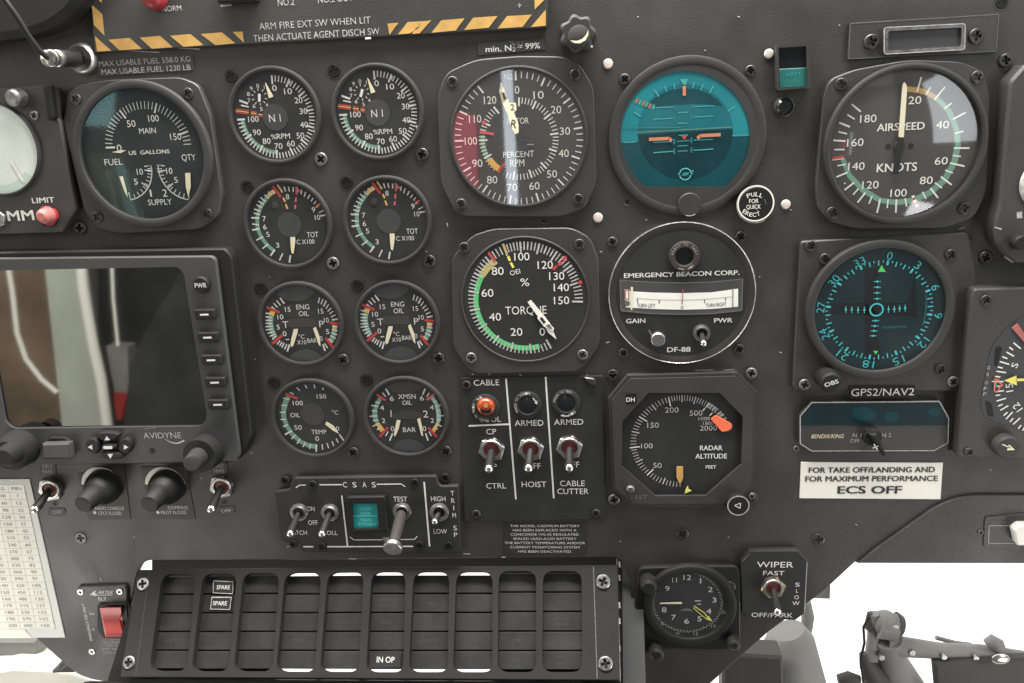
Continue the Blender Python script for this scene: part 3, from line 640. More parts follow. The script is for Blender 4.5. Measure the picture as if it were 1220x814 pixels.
def eng(label, k0, co, d):
    T, b, z = small('engine_oil_gauge', label, 'gauge', 'dual engine oil gauges', k0, co, 347); k = k0.sh(*d); b.k = k
    b.sheet(rr([(190, 168), (285, 112), (400, 95), (520, 148), (455, 210), (360, 236), (280, 226)], 40), z + .0002, 'hub'); b.sheet(rr([(285, 700), (345, 640), (430, 610), (520, 635), (588, 692), (500, 735), (400, 742)], 40), z + .0002, 'hub')
    b.sheet(rr([(285, 372), (515, 372), (515, 440), (285, 440)], 30), z - .0001, 'dial2')
    b.sheet([(133, 345), (128, 400), (140, 460), (170, 535), (205, 512), (180, 455), (170, 400), (178, 350)], z - .00005, 'green'); b.sheet([(138, 325), (150, 308), (190, 318), (178, 350), (140, 340)], z - .00004, 'amber')
    tk = [((228, 203), (262, 250)), ((200, 225), (232, 265)), ((177, 248), (208, 280)), ((160, 275), (190, 300)), ((112, 325), (150, 335)), ((112, 357), (165, 362)), ((112, 385), (165, 385)), ((112, 410), (165, 410)), ((112, 437), (170, 432)), ((112, 463), (170, 455)), ((128, 490), (180, 475)), ((145, 515), (190, 495)), ((165, 540), (200, 512)),
          ((188, 568), (212, 535)), ((205, 580), (228, 548)), ((225, 592), (245, 560)), ((243, 605), (262, 568)), ((265, 620), (283, 578)), ((287, 637), (305, 580)),
          ((548, 200), (537, 245)), ((575, 212), (560, 255)), ((602, 225), (580, 272)), ((622, 255), (600, 290)), ((642, 285), (613, 312)), ((660, 310), (628, 332)), ((678, 340), (640, 358)), ((695, 375), (648, 382)), ((695, 437), (650, 432)), ((693, 470), (648, 462)), ((690, 502), (643, 485)), ((678, 533), (635, 508)), ((655, 565), (620, 535)), ((612, 610), (590, 572)), ((592, 632), (575, 578))]
    for i, (p, q) in enumerate(tk): b.line(p, q, 13 if i in (0, 18, 21, 26, 33) else 9.5, z, 'white')
    b.sheet([(688, 458), (683, 500), (660, 560), (625, 540), (642, 500), (650, 455)], z - .00005, 'green'); b.sheet([(650, 422), (690, 428), (688, 458), (650, 455)], z - .00004, 'amber'); b.sheet([(620, 540), (652, 552), (640, 572), (618, 556)], z - .00003, 'amber')
    for p, q in (((118, 278), (225, 322)), ((163, 575), (247, 505)), ((630, 405), (708, 413)), ((597, 527), (660, 610))): b.line(p, q, 22, z + .0001, 'red')
    for t_, x, y, w in (('15', 290, 297, 44), ('10', 230, 358, 48), ('5', 213, 440, 26), ('0', 265, 493, 30), ('15', 557, 312, 42), ('10', 603, 383, 40), ('5', 612, 477, 26), ('0', 560, 533, 22)): b.t(t_, (x, y), 42, z, w)
    b.t('T', (272, 420), 58, z, 50, off=-.006); b.t('P', (563, 415), 56, z, 38, off=-.006); b.line((275, 541), (303, 538), 8, z, 'white'); b.t('ENG', (412, 277), 42, z, 106); b.t('OIL', (420, 330), 42, z, 82)
    b.t('°C', (402, 517), 36, z, 48); b.t('X10', (403, 563), 36, z, 74); b.t('BAR', (487, 548), 38, z, 78)
    for i, q_ in enumerate(([(338, 458), (372, 455), (368, 490), (335, 590), (318, 603), (312, 580), (320, 530)], [(495, 452), (515, 437), (548, 520), (555, 595), (540, 580)])):
        q = MB(k); q.prism(q_, z + .0003, z + .0006, 'cream'); T.part(q, 'pointer')
    fin(T, b, k0, co, 347); return T
eng('left ENG OIL gauge with two cream pointers, under the left TOT gauge', K(300, 325, 6.783), (388, 420), (0, 0))
eng('right ENG OIL gauge with two cream pointers, next to the torque gauge', K(418, 325, 6.783), (368, 410), (-34, -22))
k = K(317, 445, 6.783); co = (370, 370)
T, b, z = small('oil_temperature_gauge', 'OIL TEMP gauge with one pointer and a long green arc, lowest on the left', 'gauge', None, k, co, 335)
b.sheet([(408, 612), (340, 600), (270, 565), (205, 510), (150, 430), (123, 350), (125, 280), (140, 215), (165, 180), (198, 195), (178, 240), (163, 300), (162, 350), (180, 410), (225, 480), (290, 540), (350, 565), (408, 573)], z - .00005, 'green')
for i, (p, q) in enumerate([((405, 635), (407, 573)), ((152, 495), (207, 465)), ((627, 542), (592, 492)), ((352, 610), (360, 570)), ((298, 595), (318, 555)), ((250, 568), (275, 530)), ((205, 530), (238, 498)), ((138, 430), (175, 415)), ((117, 372), (160, 372)), ((112, 315), (155, 313)), ((123, 257), (168, 260)), ((137, 198), (187, 212)), ((192, 153), (222, 168)), ((248, 115), (273, 140)), ((315, 93), (330, 120)), ((388, 90), (395, 120)), ((457, 115), (462, 135)), ((457, 617), (453, 573)), ((505, 605), (493, 563)), ((547, 587), (533, 548)), ((582, 560), (567, 525))]):
    b.line(p, q, 12 if i < 3 else 8.5, z, 'white')
b.line((155, 162), (255, 205), 21, z + .0001, 'red')
for t_, x, y, h, w in (('100', 257, 240, 40, 82), ('50', 258, 437, 42, 60), ('OIL', 235, 337, 38, 78), ('TEMP', 427, 473, 38, 122), ('0', 413, 527, 42, 30), ('150', 447, 185, 40, 76), ('°C', 557, 315, 36, 50), ('0', 577, 447, 40, 26)): b.t(t_, (x, y), h, z, w)
b.disc((375, 330), 95, z + .0001, 'dial2')
q = MB(k); q.prism([(487, 390), (478, 412), (540, 462), (587, 487), (545, 425)], z + .0003, z + .0006, 'cream'); T.part(q, 'pointer'); fin(T, b, k, co, 335)
k = K(427, 445, 6.783); co = (382, 358)
T, b, z = small('transmission_oil_gauge', 'XMSN OIL dual pressure gauge in BAR, lowest gauge of the right column', 'gauge', None, k, co, 345)
b.sheet(rr([(220, 118), (300, 75), (385, 62), (480, 78), (548, 100), (470, 145), (390, 160), (290, 155)], 30), z - .0001, 'dial2'); b.sheet(rr([(262, 602), (320, 545), (405, 525), (490, 548), (552, 600), (480, 640), (400, 652), (330, 645)], 30), z + .0001, 'hub')
b.sheet(rr([(270, 330), (350, 300), (450, 300), (530, 330), (520, 370), (280, 370)], 20), z - .0001, 'dial2')
b.sheet([(165, 190), (130, 250), (112, 320), (118, 370), (140, 412), (170, 400), (155, 350), (152, 300), (165, 255), (192, 212)], z - .00005, 'green'); b.sheet([(140, 412), (180, 475), (212, 455), (172, 402)], z - .00005, 'amber')
b.sheet([(605, 180), (650, 250), (665, 310), (668, 360), (652, 410), (630, 400), (632, 345), (625, 290), (610, 240), (582, 205)], z - .00005, 'mint'); b.sheet([(650, 415), (615, 478), (590, 460), (627, 403)], z - .00005, 'amber')
for i, (p, q) in enumerate([((222, 125), (250, 175)), ((253, 543), (277, 483)), ((540, 122), (520, 170)), ((563, 543), (543, 483)), ((195, 157), (220, 188)), ((138, 230), (172, 240)), ((102, 258), (160, 268)), ((110, 300), (150, 305)), ((88, 347), (152, 343)), ((118, 383), (158, 375)), ((113, 430), (165, 402)), ((150, 455), (175, 440)), ((220, 507), (240, 470)),
                            ((572, 157), (553, 188)), ((635, 222), (605, 235)), ((668, 255), (622, 268)), ((662, 298), (630, 303)), ((690, 342), (635, 342)), ((668, 378), (632, 372)), ((675, 430), (625, 405)), ((640, 452), (612, 438)), ((590, 505), (570, 470))]):
    b.line(p, q, 12 if i < 4 else 9, z, 'white')
for p, q, key in (((145, 168), (220, 218), 'red'), ((168, 515), (240, 435), 'red'), ((612, 168), (553, 215), 'pink'), ((565, 437), (635, 515), 'red')): b.line(p, q, 20, z + .0001, key)
for t_, x, y, h, w in (('6', 270, 203, 42, 32), ('XMSN', 392, 186, 42, 142), ('OIL', 393, 237, 38, 78), ('6', 513, 200, 42, 32), ('4', 190, 278, 40, 34), ('4', 593, 275, 40, 32), ('2', 543, 328, 62, 40), ('2', 203, 382, 42, 28), ('2', 597, 380, 42, 28), ('0', 276, 447, 44, 28), ('0', 534, 447, 44, 28), ('BAR', 412, 455, 42, 104)): b.t(t_, (x, y), h, z, w)
b.line((262, 298), (266, 353), 7, z, 'white')
for q_ in ([(310, 377), (340, 380), (325, 450), (303, 500), (288, 512), (288, 480)], [(475, 372), (498, 362), (515, 430), (522, 505), (510, 505)]):
    q = MB(k); q.prism(q_, z + .0003, z + .0006, 'cream'); T.part(q, 'pointer')
fin(T, b, k, co, 345)
# ================================================================== rotor and N2 tachometer
k = K(520, 60, 4.07)
T = Thing('rotor_tachometer', 'large rotor and N2 percent RPM tachometer with a bright vertical reflection and octagonal flange', 'gauge', k(397, 427))
c = (397, 427)
b = MB(k); b.prism(rr([(48, 108), (190, 45), (400, 28), (612, 30), (695, 68), (762, 180), (776, 640), (718, 768), (600, 808), (130, 806), (84, 772), (22, 650), (4, 215)], [40, 50, 40, 40, 30, 40, 40, 40, 40, 40, 20, 40, 60]), 0, .0035, 'plate', bev=.0005); T.part(b, 'flange')
T.part(bezel(k, c, 336, 318, .0035, .0047, .0035), 'bezel'); z0 = .0037; z = .0039
b = MB(k); b.disc(c, 322, z0, 'dial_veiled')
AN = {0: (383, 103), 10: (522, 140), 20: (645, 235), 30: (703, 375), 40: (692, 525), 50: (618, 655), 60: (497, 737), 70: (355, 750), 80: (222, 692), 90: (127, 590), 100: (88, 440), 110: (110, 295), 120: (200, 172)}
scale(b, (400, 428), AN, range(0, 121, 2), .10, 4.5, z, 'ivory'); scale(b, (400, 428), AN, range(0, 121, 10), .135, 8, z + .00004, 'ivory')
A2 = {0: (400, 230), 10: (483, 246), 20: (552, 310), 30: (590, 403), 40: (582, 490), 50: (535, 575), 60: (463, 620), 70: (372, 632), 90: (230, 525), 100: (205, 437), 110: (226, 350), 120: (278, 275)}
S2 = scale(b, (400, 430), A2, [v for v in range(0, 121, 2) if not 74 < v < 82], .15, 4.5, z, 'ivory'); scale(b, (400, 430), A2, [v for v in range(0, 121, 10) if v != 80], .21, 8.5, z + .00004, 'ivory')
band(b, S2, 88, 103, .86, .97, z - .00005, 'green'); band(b, S2, 80, 88, .82, .97, z + .00006, 'amber')
b.line((210, 394), (278, 407), 13, z + .0001, 'pink'); b.line((298, 594), (333, 544), 13, z + .0001, 'red'); b.disc((230, 352), 11, z + .0001, 'pink', 20)
for t_, x, y in (('0', 391, 192), ('10', 495, 217), ('20', 580, 288), ('30', 623, 392), ('40', 617, 500), ('50', 560, 600), ('60', 475, 658), ('70', 367, 665), ('80', 270, 628), ('90', 198, 548), ('100', 167, 440), ('110', 187, 333), ('120', 260, 242)):
    b.t(t_, (x, y), 38, z, {1: 22, 2: 50, 3: 60}[len(t_)], 'ivory')
b.t('N2', (350, 128), 28, z, 40, 'dimwhite'); b.t('ROTOR', (395, 343), 30, z, 104, 'ivory'); b.t('PERCENT', (398, 504), 30, z, 150, 'ivory'); b.t('RPM', (392, 547), 36, z, 68, 'ivory')
b.disc((425, 455), 34, z + .0001, 'hub', 30); b.line((400, 440), (470, 440), 4, z + .0002, 'worn'); b.line((440, 457), (472, 457), 5, z + .0002, 'dimwhite')
T.part(b, 'dial')
b = MB(k); b.prism([(312, 153), (330, 192), (348, 262), (320, 262), (304, 200)], z + .0003, z + .0006, 'cream'); b.prism([(318, 205), (328, 205), (336, 236), (326, 238)], None, z + .0007, 'dial2'); T.part(b, 'pointer')
b = MB(k); b.prism([(347, 232), (352, 255), (385, 255), (388, 290), (375, 300), (398, 360), (398, 400), (380, 406), (362, 370), (345, 310), (322, 262)], z + .0007, z + .0010, 'cream'); b.t('2', (368, 276), 30, z + .0011, 20, 'ink'); b.t('R', (376, 357), 40, z + .0011, 28, 'ink', rot=-12); T.part(b, 'pointer')
T.part(cover(k, c, 319, .0045, 0, 'glassn'), 'cover_glass')
for c_ in ((78, 153), (672, 118), (120, 745), (688, 722)): screw(T, k, c_, 26, .0035, 'screwd', tall=.8)
# ================================================================== torque gauge
k = K(535, 270, 4.522)
T = Thing('torque_gauge', 'TORQUE percent gauge with a bright green arc and double white pointer', 'gauge', k(408, 400)); c = (408, 400)
b = MB(k); b.prism(rr([(14, 170), (125, 48), (240, 12), (660, 6), (760, 60), (806, 180), (812, 640), (702, 782), (120, 794), (22, 650)], [40, 40, 40, 40, 40, 40, 50, 50, 60, 50]), 0, .003, 'plate', bev=.0005); T.part(b, 'flange')
T.part(bezel(k, c, 350, 336, .003, .0038, .003), 'bezel'); z0 = .0031; z = .0033
b = MB(k); b.disc(c, 338, z0, 'dial')
AN = {0: (545, 648), 10: (440, 672), 20: (335, 663), 30: (243, 620), 40: (165, 547), 50: (117, 452), 60: (107, 348), 70: (132, 248), 80: (190, 158), 90: (288, 92), 100: (382, 70), 110: (490, 80), 120: (588, 125), 130: (668, 203), 140: (708, 298), 150: (722, 405)}
S_ = scale(b, (408, 400), AN, range(0, 151, 2), .14, 6.5, z, 'dimwhite'); scale(b, (408, 400), AN, range(0, 151, 10), .185, 10, z + .00004, 'dimwhite')
band(b, S_, 5, 71, .81, .90, z - .00006, 'bgreen'); band(b, S_, 71, 83, .80, .92, z - .00006, 'khaki')
b.line((212, 138), (248, 186), 13, z + .0001, 'red'); b.line((290, 92), (312, 148), 12, z + .0001, 'khaki')
for p, q in (((318, 160), (328, 186)), ((332, 194), (347, 222))): b.line(p, q, 13, z, 'yellow')
for p, q in (((632, 160), (612, 184)), ((606, 190), (588, 210)), ((580, 212), (560, 232))): b.line(p, q, 15, z + .0001, 'red')
b.prism(rr([(690, 300), (708, 288), (720, 300), (705, 314)], 4), None, z + .0002, 'red')
for t_, x, y in (('0', 502, 567), ('20', 363, 568), ('40', 248, 487), ('60', 207, 358), ('80', 262, 240), ('100', 392, 162), ('120', 518, 207), ('130', 580, 267), ('140', 605, 328), ('150', 606, 398)): b.t(t_, (x, y), 45, z, {1: 30, 2: 64, 3: 82}[len(t_)])
b.t('OEI', (355, 246), 27, z, 56, rot=12); b.t('%', (408, 300), 44, z, 48); b.t('TORQUE', (414, 455), 47, z, 222, off=-.004)
T.part(b, 'dial')
b = MB(k); b.prism([(423, 408), (441, 397), (512, 482), (545, 525), (565, 575), (578, 607), (535, 572), (505, 520), (488, 498)], z + .0004, z + .0008, 'ivory'); T.part(b, 'pointer')
b = MB(k); b.prism([(474, 492), (500, 474), (535, 518), (566, 550), (560, 565), (524, 545), (512, 540)], z + .0009, z + .0012, 'ivory'); b.prism([(488, 495), (500, 487), (522, 516), (510, 524)], None, z + .0013, 'dial'); b.prism([(520, 535), (540, 525), (558, 552), (545, 552)], None, z + .0013, 'grey'); T.part(b, 'pointer')
for c_ in ((82, 113), (702, 95), (120, 707), (720, 690)): screw(T, k, c_, 29, .003, 'worn' if c_[1] > 600 else 'screwd', tall=.8)
# ================================================================== attitude indicator
k = K(700, 40, 3.392)
T = Thing('attitude_indicator', 'large round attitude indicator with a teal tinted display and orange wing bars', 'attitude indicator', k(402, 420)); c = (402, 420)
T.part(bezel(k, c, 321, 282, 0, .0022, .0010), 'bezel')
b = MB(k)                                                   # mask ring that fills the bezel round the window
win = []
for i in range(61):
    a = math.radians(232 - 284 * i / 60 - 0)                # 232 .. -52 deg, clockwise over the top
    win.append((395 + 261 * math.cos(a), 413 - 261 * math.sin(a)))
circ = [(402 + 300 * math.cos(i * math.pi / 40), 420 - 300 * math.sin(i * math.pi / 40)) for i in range(80)]
b.prism(circ, .0010, .0018, 'bezel', [win]); T.part(b, 'mask')
z = .0012
b = MB(k)
up_ = [(395 + 274 * math.cos(math.radians(t)), 413 - 274 * math.sin(math.radians(t))) for t in range(0, 187, 3)]
dn_ = [(395 + 274 * math.cos(math.radians(t)), 413 - 274 * math.sin(math.radians(t))) for t in range(186, 361, 3)]
b.sheet(up_, z, 'sky'); b.sheet(dn_, z, 'gndout'); z += .0001
R1 = 192; hc = (395, 412)
def halfdisc(top):
    pts = []
    for i in range(49):
        a = math.radians(3.4 + (180 if top else -180) * i / 48); pts.append((hc[0] + R1 * math.cos(a), hc[1] - 15 - R1 * math.sin(a) * 1.0))
    return pts
b.sheet(halfdisc(True), z, 'skyin'); b.sheet(halfdisc(False), z, 'gnd'); z += .0001
b.sheet([(232, 300), (262, 268), (300, 243), (345, 226), (395, 221), (445, 226), (490, 243), (528, 270), (545, 292), (470, 282), (400, 285), (320, 290)], z, 'gndout'); z += .0001
for p, q, w in (((270, 228), (288, 255), 6), ((310, 212), (320, 235), 5), ((348, 203), (353, 225), 5), ((430, 197), (425, 220), 5), ((467, 205), (458, 230), 5), ((508, 212), (493, 242), 6), ((595, 295), (567, 315), 5), ((188, 318), (215, 335), 6),
                ((270, 300), (345, 297), 3.5), ((428, 295), (510, 292), 3.5), ((365, 320), (405, 318), 3.5), ((267, 347), (345, 342), 3.5), ((428, 338), (508, 333), 3.5), ((365, 363), (405, 362), 3.5), ((368, 412), (405, 410), 4), ((265, 440), (340, 437), 4), ((360, 436), (412, 433), 3), ((430, 431), (508, 428), 4), ((365, 455), (405, 453), 3), ((266, 482), (345, 476), 4.5), ((365, 476), (405, 474), 3), ((428, 472), (508, 467), 4.5)):
    b.line(p, q, w, z, 'ai_line')
for x, y in ((350, 300), (420, 295), (350, 343), (420, 337), (350, 437), (420, 432), (350, 476), (420, 471)): b.line((x, y - 11), (x, y + 11), 7, z, 'teal_dim')
b.line((195, 400), (583, 378), 3.5, z, 'green'); b.line((145, 440), (195, 438), 4, z, 'ai_line'); b.line((585, 412), (650, 410), 3.5, z, 'ai_line')
b.line((142, 380), (378, 380), 6, z + .0001, 'teal_dim')  # streak of reflected light, painted as a line on the dial
b.sheet([(374, 184), (406, 183), (398, 208), (386, 208)], z, 'ai_line')
for i in range(6):
    x, y = 190 + i * 13.5, 268 + i * 5; b.sheet([(x, y + 12), (x + 8, y - 6), (x + 17, y - 3), (x + 9, y + 15)], z, 'ai_org' if i % 2 == 0 else 'ai_line')
b.ring((395, 568), 21, 25, z, 'teal_txt'); b.t('AIM', (395, 568), 14, z, 27, 'teal_txt', sh=.3); b.sheet([(364, 568), (374, 561), (374, 575)], z, 'teal_txt'); b.sheet([(426, 566), (416, 559), (416, 573)], z, 'teal_txt')
b.ring((424, 556), 3, 4.5, z, 'teal_txt', seg=20)
T.part(b, 'dial')
b = MB(k); z += .0006
b.line((391, 212), (391, 251), 13, z, 'ai_org'); T.part(b, 'bank_index')
b = MB(k); b.dash([(248, 428), (330, 424), (340, 434)], 13, z, 'ai_org'); T.part(b, 'wing_bar'); b = MB(k); b.dash([(538, 409), (456, 413), (444, 424)], 13, z, 'ai_org'); T.part(b, 'wing_bar')
b = MB(k); b.sheet([(380, 415), (402, 414), (391, 430)], z, 'red'); T.part(b, 'centre_mark')
b = MB(k); b.disc((395, 413), 272, .0017 + .0012, 'glassb', 72); b.v = [(x, y, .00165) for x, y, q in b.v]; T.part(b, 'cover_glass')
b = MB(k); b.cyl((413, 692), 48, .0018, .0032, 'bezel', 40, .0004); b.ring((413, 692), 44, 47, .0033, 'dimwhite', 250, 300); T.part(b, 'trim_knob')
b = MB(k); b.cyl((682, 688), 74, 0, .009, 'black', 48, .0012, r2=70); z = .0092
b.ring((680, 687), 69, 75, z, 'ivory'); b.ring((680, 690), 75, 79, z - .002, 'dimwhite', 120, 300)
for t_, x, y, w, r in (('P', 651, 655, 14, 22), ('U', 668, 651, 14, 10), ('L', 685, 650, 12, -8), ('L', 702, 655, 12, -20), ('FOR', 672, 677, 38, 0), ('QUICK', 671, 702, 58, 0), ('E', 634, 719, 12, -30), ('R', 646, 727, 13, -20), ('E', 660, 732, 12, -8), ('C', 674, 733, 14, 6), ('T', 690, 729, 13, 20)):
    b.t(t_, (x, y), 18, z, w, 'ivory', rot=r, off=.006)
b.line((715, 668), (722, 690), 3, z, 'grey'); b.line((676, 704), (690, 720), 4, z, 'grey'); T.part(b, 'erect_knob')
# green caution lamp and push button beside it
k = K(920, 0, 2.907)
T = Thing('indicator_lamp', 'small indicator lamp with dark upper window and dull green lower window', 'indicator lamp', k(70, 230))
b = MB(k); fr = rr([(14, 158), (128, 150), (134, 304), (18, 314)], 8); b.prism(fr, 0, .006, 'bezel', [rr([(22, 166), (118, 160), (122, 300), (25, 306)], 4)]); T.part(b, 'housing')
b = MB(k); b.sheet([(22, 166), (118, 160), (120, 234), (22, 238)], .0040, 'lens_d'); T.part(b, 'upper_window')
b = MB(k); b.prism([(22, 239), (120, 234), (122, 301), (25, 307)], .002, .0045, 'teal_cap', bev=.0004); b.t('ARM', (70, 258), 16, .0047, 50, 'teal_dim'); T.part(b, 'lower_window')
b = MB(k); b.lathe((43, 370), [(36, 0), (35, .0015), (30, .002), (28, .001)], 'bezel', 40); b.cyl((43, 370), 27, .001, .004, 'lens_d', 36, .001)
b.done('push_button', label='small round black push button below the dull green indicator lamp', cat='button')
# blank plate top right
T = Thing('framed_plate', 'blank dark plate with a light framed rectangular window at the top right', 'plate', k(525, 130))
b = MB(k); b.prism([(270, 80), (787, 48), (778, 180), (263, 206)], 0, .0022, 'plate', bev=.0004); b.dash([(271, 82), (785, 50), (776, 178), (265, 204)], 2.2, .0024, 'grey', True); T.part(b, 'plate')
b = MB(k); o_ = rr([(388, 96), (669, 82), (667, 172), (388, 188)], 10); i_ = rr([(402, 108), (657, 95), (655, 160), (402, 175)], 7)
b.prism(o_, .0022, .0045, 'worn', [i_]); b.dash(o_, 3, .0046, 'dimwhite', True); T.part(b, 'window_frame')
b = MB(k); b.sheet(i_, .0030, 'hub'); T.part(b, 'window')
for c_ in ((343, 145), (705, 125)): screw(T, k, c_, 27, .0022, 'screwd')
# ================================================================== airspeed indicator
k = K(970, 70, 3.876)
T = Thing('airspeed_indicator', 'large AIRSPEED gauge in KNOTS with a domed glass and one long cream pointer', 'gauge', k(425, 400)); c = (425, 400)
b = MB(k); b.prism(rr([(42, 170), (72, 95), (190, 50), (430, 6), (680, 14), (775, 55), (814, 160), (800, 610), (745, 730), (600, 782), (190, 786), (70, 752), (16, 690), (8, 600)], [40, 40, 40, 60, 60, 40, 40, 40, 40, 40, 40, 20, 20, 40]), 0, .0045, 'plate', bev=.0005); T.part(b, 'flange')
T.part(bezel(k, c, 380, 352, .0045, .0085, .0045), 'bezel'); z0 = .005; z = .0052
b = MB(k); b.disc(c, 356, z0, 'dial_veiled')
O_ = [(425, 127), (480, 132), (530, 148), (577, 178)]; I_ = [(558, 193), (520, 170), (475, 157), (425, 152)]; b.sheet(O_ + I_, z - .0001, 'stripe')
O_ = [(577, 178), (612, 210), (640, 245), (672, 330), (678, 400), (662, 480), (612, 572), (540, 632), (460, 667), (380, 677), (300, 665), (220, 620), (155, 550), (120, 465)]
I_ = [(143, 460), (172, 532), (232, 595), (310, 643), (380, 652), (455, 642), (528, 607), (590, 552), (632, 480), (650, 400), (645, 330), (612, 252), (590, 222), (558, 193)]
n = len(O_); I2 = I_[::-1]
b.add([(*b.u(*q, z), z - .0001) for q in O_ + I2], [(i, i + 1, n + i + 1, n + i) for i in range(n - 1)], 'green')
for i, (p, q) in enumerate([((495, 85), (475, 155)), ((605, 130), (555, 190)), ((700, 248), (640, 280)), ((717, 413), (645, 413)), ((695, 497), (627, 482)), ((635, 583), (585, 545)), ((572, 643), (537, 598)), ((377, 712), (380, 650)), ((290, 713), (305, 648)), ((200, 665), (237, 618)), ((140, 607), (185, 572)), ((102, 547), (155, 525)), ((83, 467), (138, 460)), ((88, 377), (145, 381)), ((115, 295), (165, 315)), ((173, 210), (215, 245)),
                            ((537, 132), (515, 168)), ((635, 205), (600, 232)), ((690, 335), (650, 345)), ((677, 452), (640, 447)), ((640, 528), (605, 515)), ((590, 597), (558, 573)), ((517, 648), (500, 615)), ((427, 683), (420, 645)), ((337, 690), (342, 650)), ((253, 670), (268, 633)), ((180, 628), (205, 600)), ((107, 495), (145, 488)), ((93, 420), (140, 420)), ((112, 338), (152, 347)), ((153, 258), (187, 280))]):
    b.line(p, q, 8 if i < 16 else 6.5, z, 'ivory')
b.line((83, 460), (138, 452), 12, z + .0001, 'red')
P, Q = np.array((480., 693)), np.array((455., 632))
for i in range(6): b.line(P + (Q - P) * i / 6, P + (Q - P) * (i + 1) / 6, 14, z, 'red' if i % 2 == 0 else 'ivory')
b.disc((141, 576), 4, z, 'ivory', 12)
for t_, x, y in (('20', 465, 192), ('40', 593, 305), ('60', 587, 472), ('80', 518, 562), ('100', 390, 620), ('120', 260, 583), ('140', 195, 497), ('160', 190, 387), ('180', 250, 277)): b.t(t_, (x, y), 38, z, 76 if len(t_) > 2 else 60, 'ivory')
b.t('AIRSPEED', (400, 314), 37, z, 220, 'ivory', off=.008); b.t('KNOTS', (382, 502), 42, z, 185, 'ivory', off=.008)
b.disc((342, 405), 13, z, 'black', 20); b.disc((447, 403), 13, z, 'black', 20); T.part(b, 'dial')
b = MB(k); b.cyl((395, 405), 26, z, z + .001, 'dial', 28); b.prism([(388, 362), (416, 362), (402, 450), (388, 535), (368, 532)], z + .001, z + .0014, 'black'); b.prism(rr([(410, 118), (416, 108), (424, 115), (430, 135), (414, 364), (390, 362), (407, 135)], 5), z + .001, z + .0015, 'cream'); T.part(b, 'pointer')
T.part(cover(k, c, 357, .0072, .0085, 'glassa'), 'cover_glass')
for c_ in ((125, 118), (752, 85), (85, 712), (692, 690)): screw(T, k, c_, 30, .0045, 'screwd', tall=.8)
# ================================================================== instrument cut off at the right edge, upper
k = K(1130, 0, 2.467)
T = Thing('edge_instrument', 'dark raised instrument cut off by the right edge, with one small white square', 'instrument', k(200, 480))
b = MB(k); b.prism(rr([(420, 180), (224, 190), (180, 240), (150, 605), (132, 665), (140, 725), (190, 772), (420, 780)], [0, 10, 15, 40, 30, 30, 20, 0]), 0, .012, 'plate', bev=.0015)
b.sheet([(200, 624), (216, 622), (217, 641), (201, 642)], .0122, 'dimwhite'); b.line((136, 668), (156, 674), 4, .0122, 'dimwhite'); b.line((165, 755), (190, 772), 4, .0122, 'grey'); T.part(b, 'housing')
b = MB(k); b.lathe((300, 540), [(86, .012), (84, .014), (78, .0145), (74, .013)], 'dimwhite', 48); T.part(b, 'bezel')
b = MB(k); b.cyl((216, 715), 24, .012, .018, 'rubber', 28, .001); T.part(b, 'knob')
# ================================================================== course indicator
k = K(950, 280, 4.284); kr = K(920, 270, 2.393)
T = Thing('course_indicator', 'round navigation course display with a teal compass ring and green triangles', 'gauge', k(424, 388)); c = (424, 388)
b = MB(kr); b.prism(rr([(80, 42), (560, 16), (582, 140), (572, 300), (548, 470), (58, 466)], [14, 16, 30, 60, 14, 14]), 0, .003, 'plate', bev=.0007); T.part(b, 'flange')
T.part(bezel(k, c, 380, 336, .003, .0075, .0045), 'bezel'); z0 = .0050; z = .0052
b = MB(k); b.disc(c, 342, z0, 'scr_gps'); 
b.sheet([(345, 170), (415, 170), (395, 350), (425, 640), (345, 640)], z0 + .0001, 'lens_d'); b.sheet([(170, 350), (560, 345), (600, 200), (610, 420), (560, 410), (170, 405)], z0 + .0001, 'lens_d')
AN = {0: (463, 133), 3: (590, 176), 6: (680, 280), 9: (692, 408), 12: (625, 530), 15: (508, 613), 18: (367, 635), 21: (242, 595), 24: (162, 496), 27: (143, 366), 30: (203, 243), 33: (321, 158), 36: (463, 133)}
ang, cm, R_ = scale(b, (415, 385), AN, [v for v in range(36)], .10, 6, z, 'cyan'); scale(b, (415, 385), AN, [v + .5 for v in range(36)], .045, 5, z, 'cyan'); scale(b, (415, 385), AN, range(0, 36, 3), .09, 11, z + .0001, 'cyan')
for t_, x, y, v in (('0', 472, 107, 0), ('3', 615, 155, 3), ('6', 705, 268, 6), ('9', 718, 412, 9), ('12', 645, 552, 12), ('15', 517, 640, 15), ('18', 362, 660, 18), ('21', 230, 615, 21), ('24', 138, 507, 24), ('27', 120, 370, 27), ('30', 188, 233, 30), ('33', 318, 138, 33)):
    b.t(t_, (x, y), 44, z, 28 if len(t_) < 2 else 58, 'cyan', rot=math.degrees(ang(v)) - 90, off=-.006)
b.sheet([(430, 154), (451, 189), (411, 189)], z + .0002, 'gtri'); b.sheet([(400, 611), (387, 592), (413, 592)], z + .0002, 'gtri')
b.ring((404, 382), 29, 37, z + .0002, 'cyan')
for x, y in ((247, 381), (278, 382), (310, 383), (342, 383), (465, 380), (495, 379), (522, 376), (550, 374)): b.line((x, y - 17), (x, y + 17), 4, z, 'cyan'); b.disc((x, y), 6, z + .0001, 'cyan', 14)
for x, y in ((408, 238), (408, 267), (407, 296), (407, 326), (399, 438), (395, 465), (391, 490), (387, 515)): b.line((x - 18, y), (x + 18, y), 4, z, 'cyan'); b.disc((x, y), 6, z + .0001, 'cyan', 14)
b.dash([(656, 305), (658, 350), (652, 410), (640, 460)], 4, z, 'cyandim'); b.t('GARMIN', (495, 470), 16, z, 122, 'cyandim'); T.part(b, 'display')
T.part(cover(k, c, 338, .0062, .0005, 'glass'), 'cover_glass')
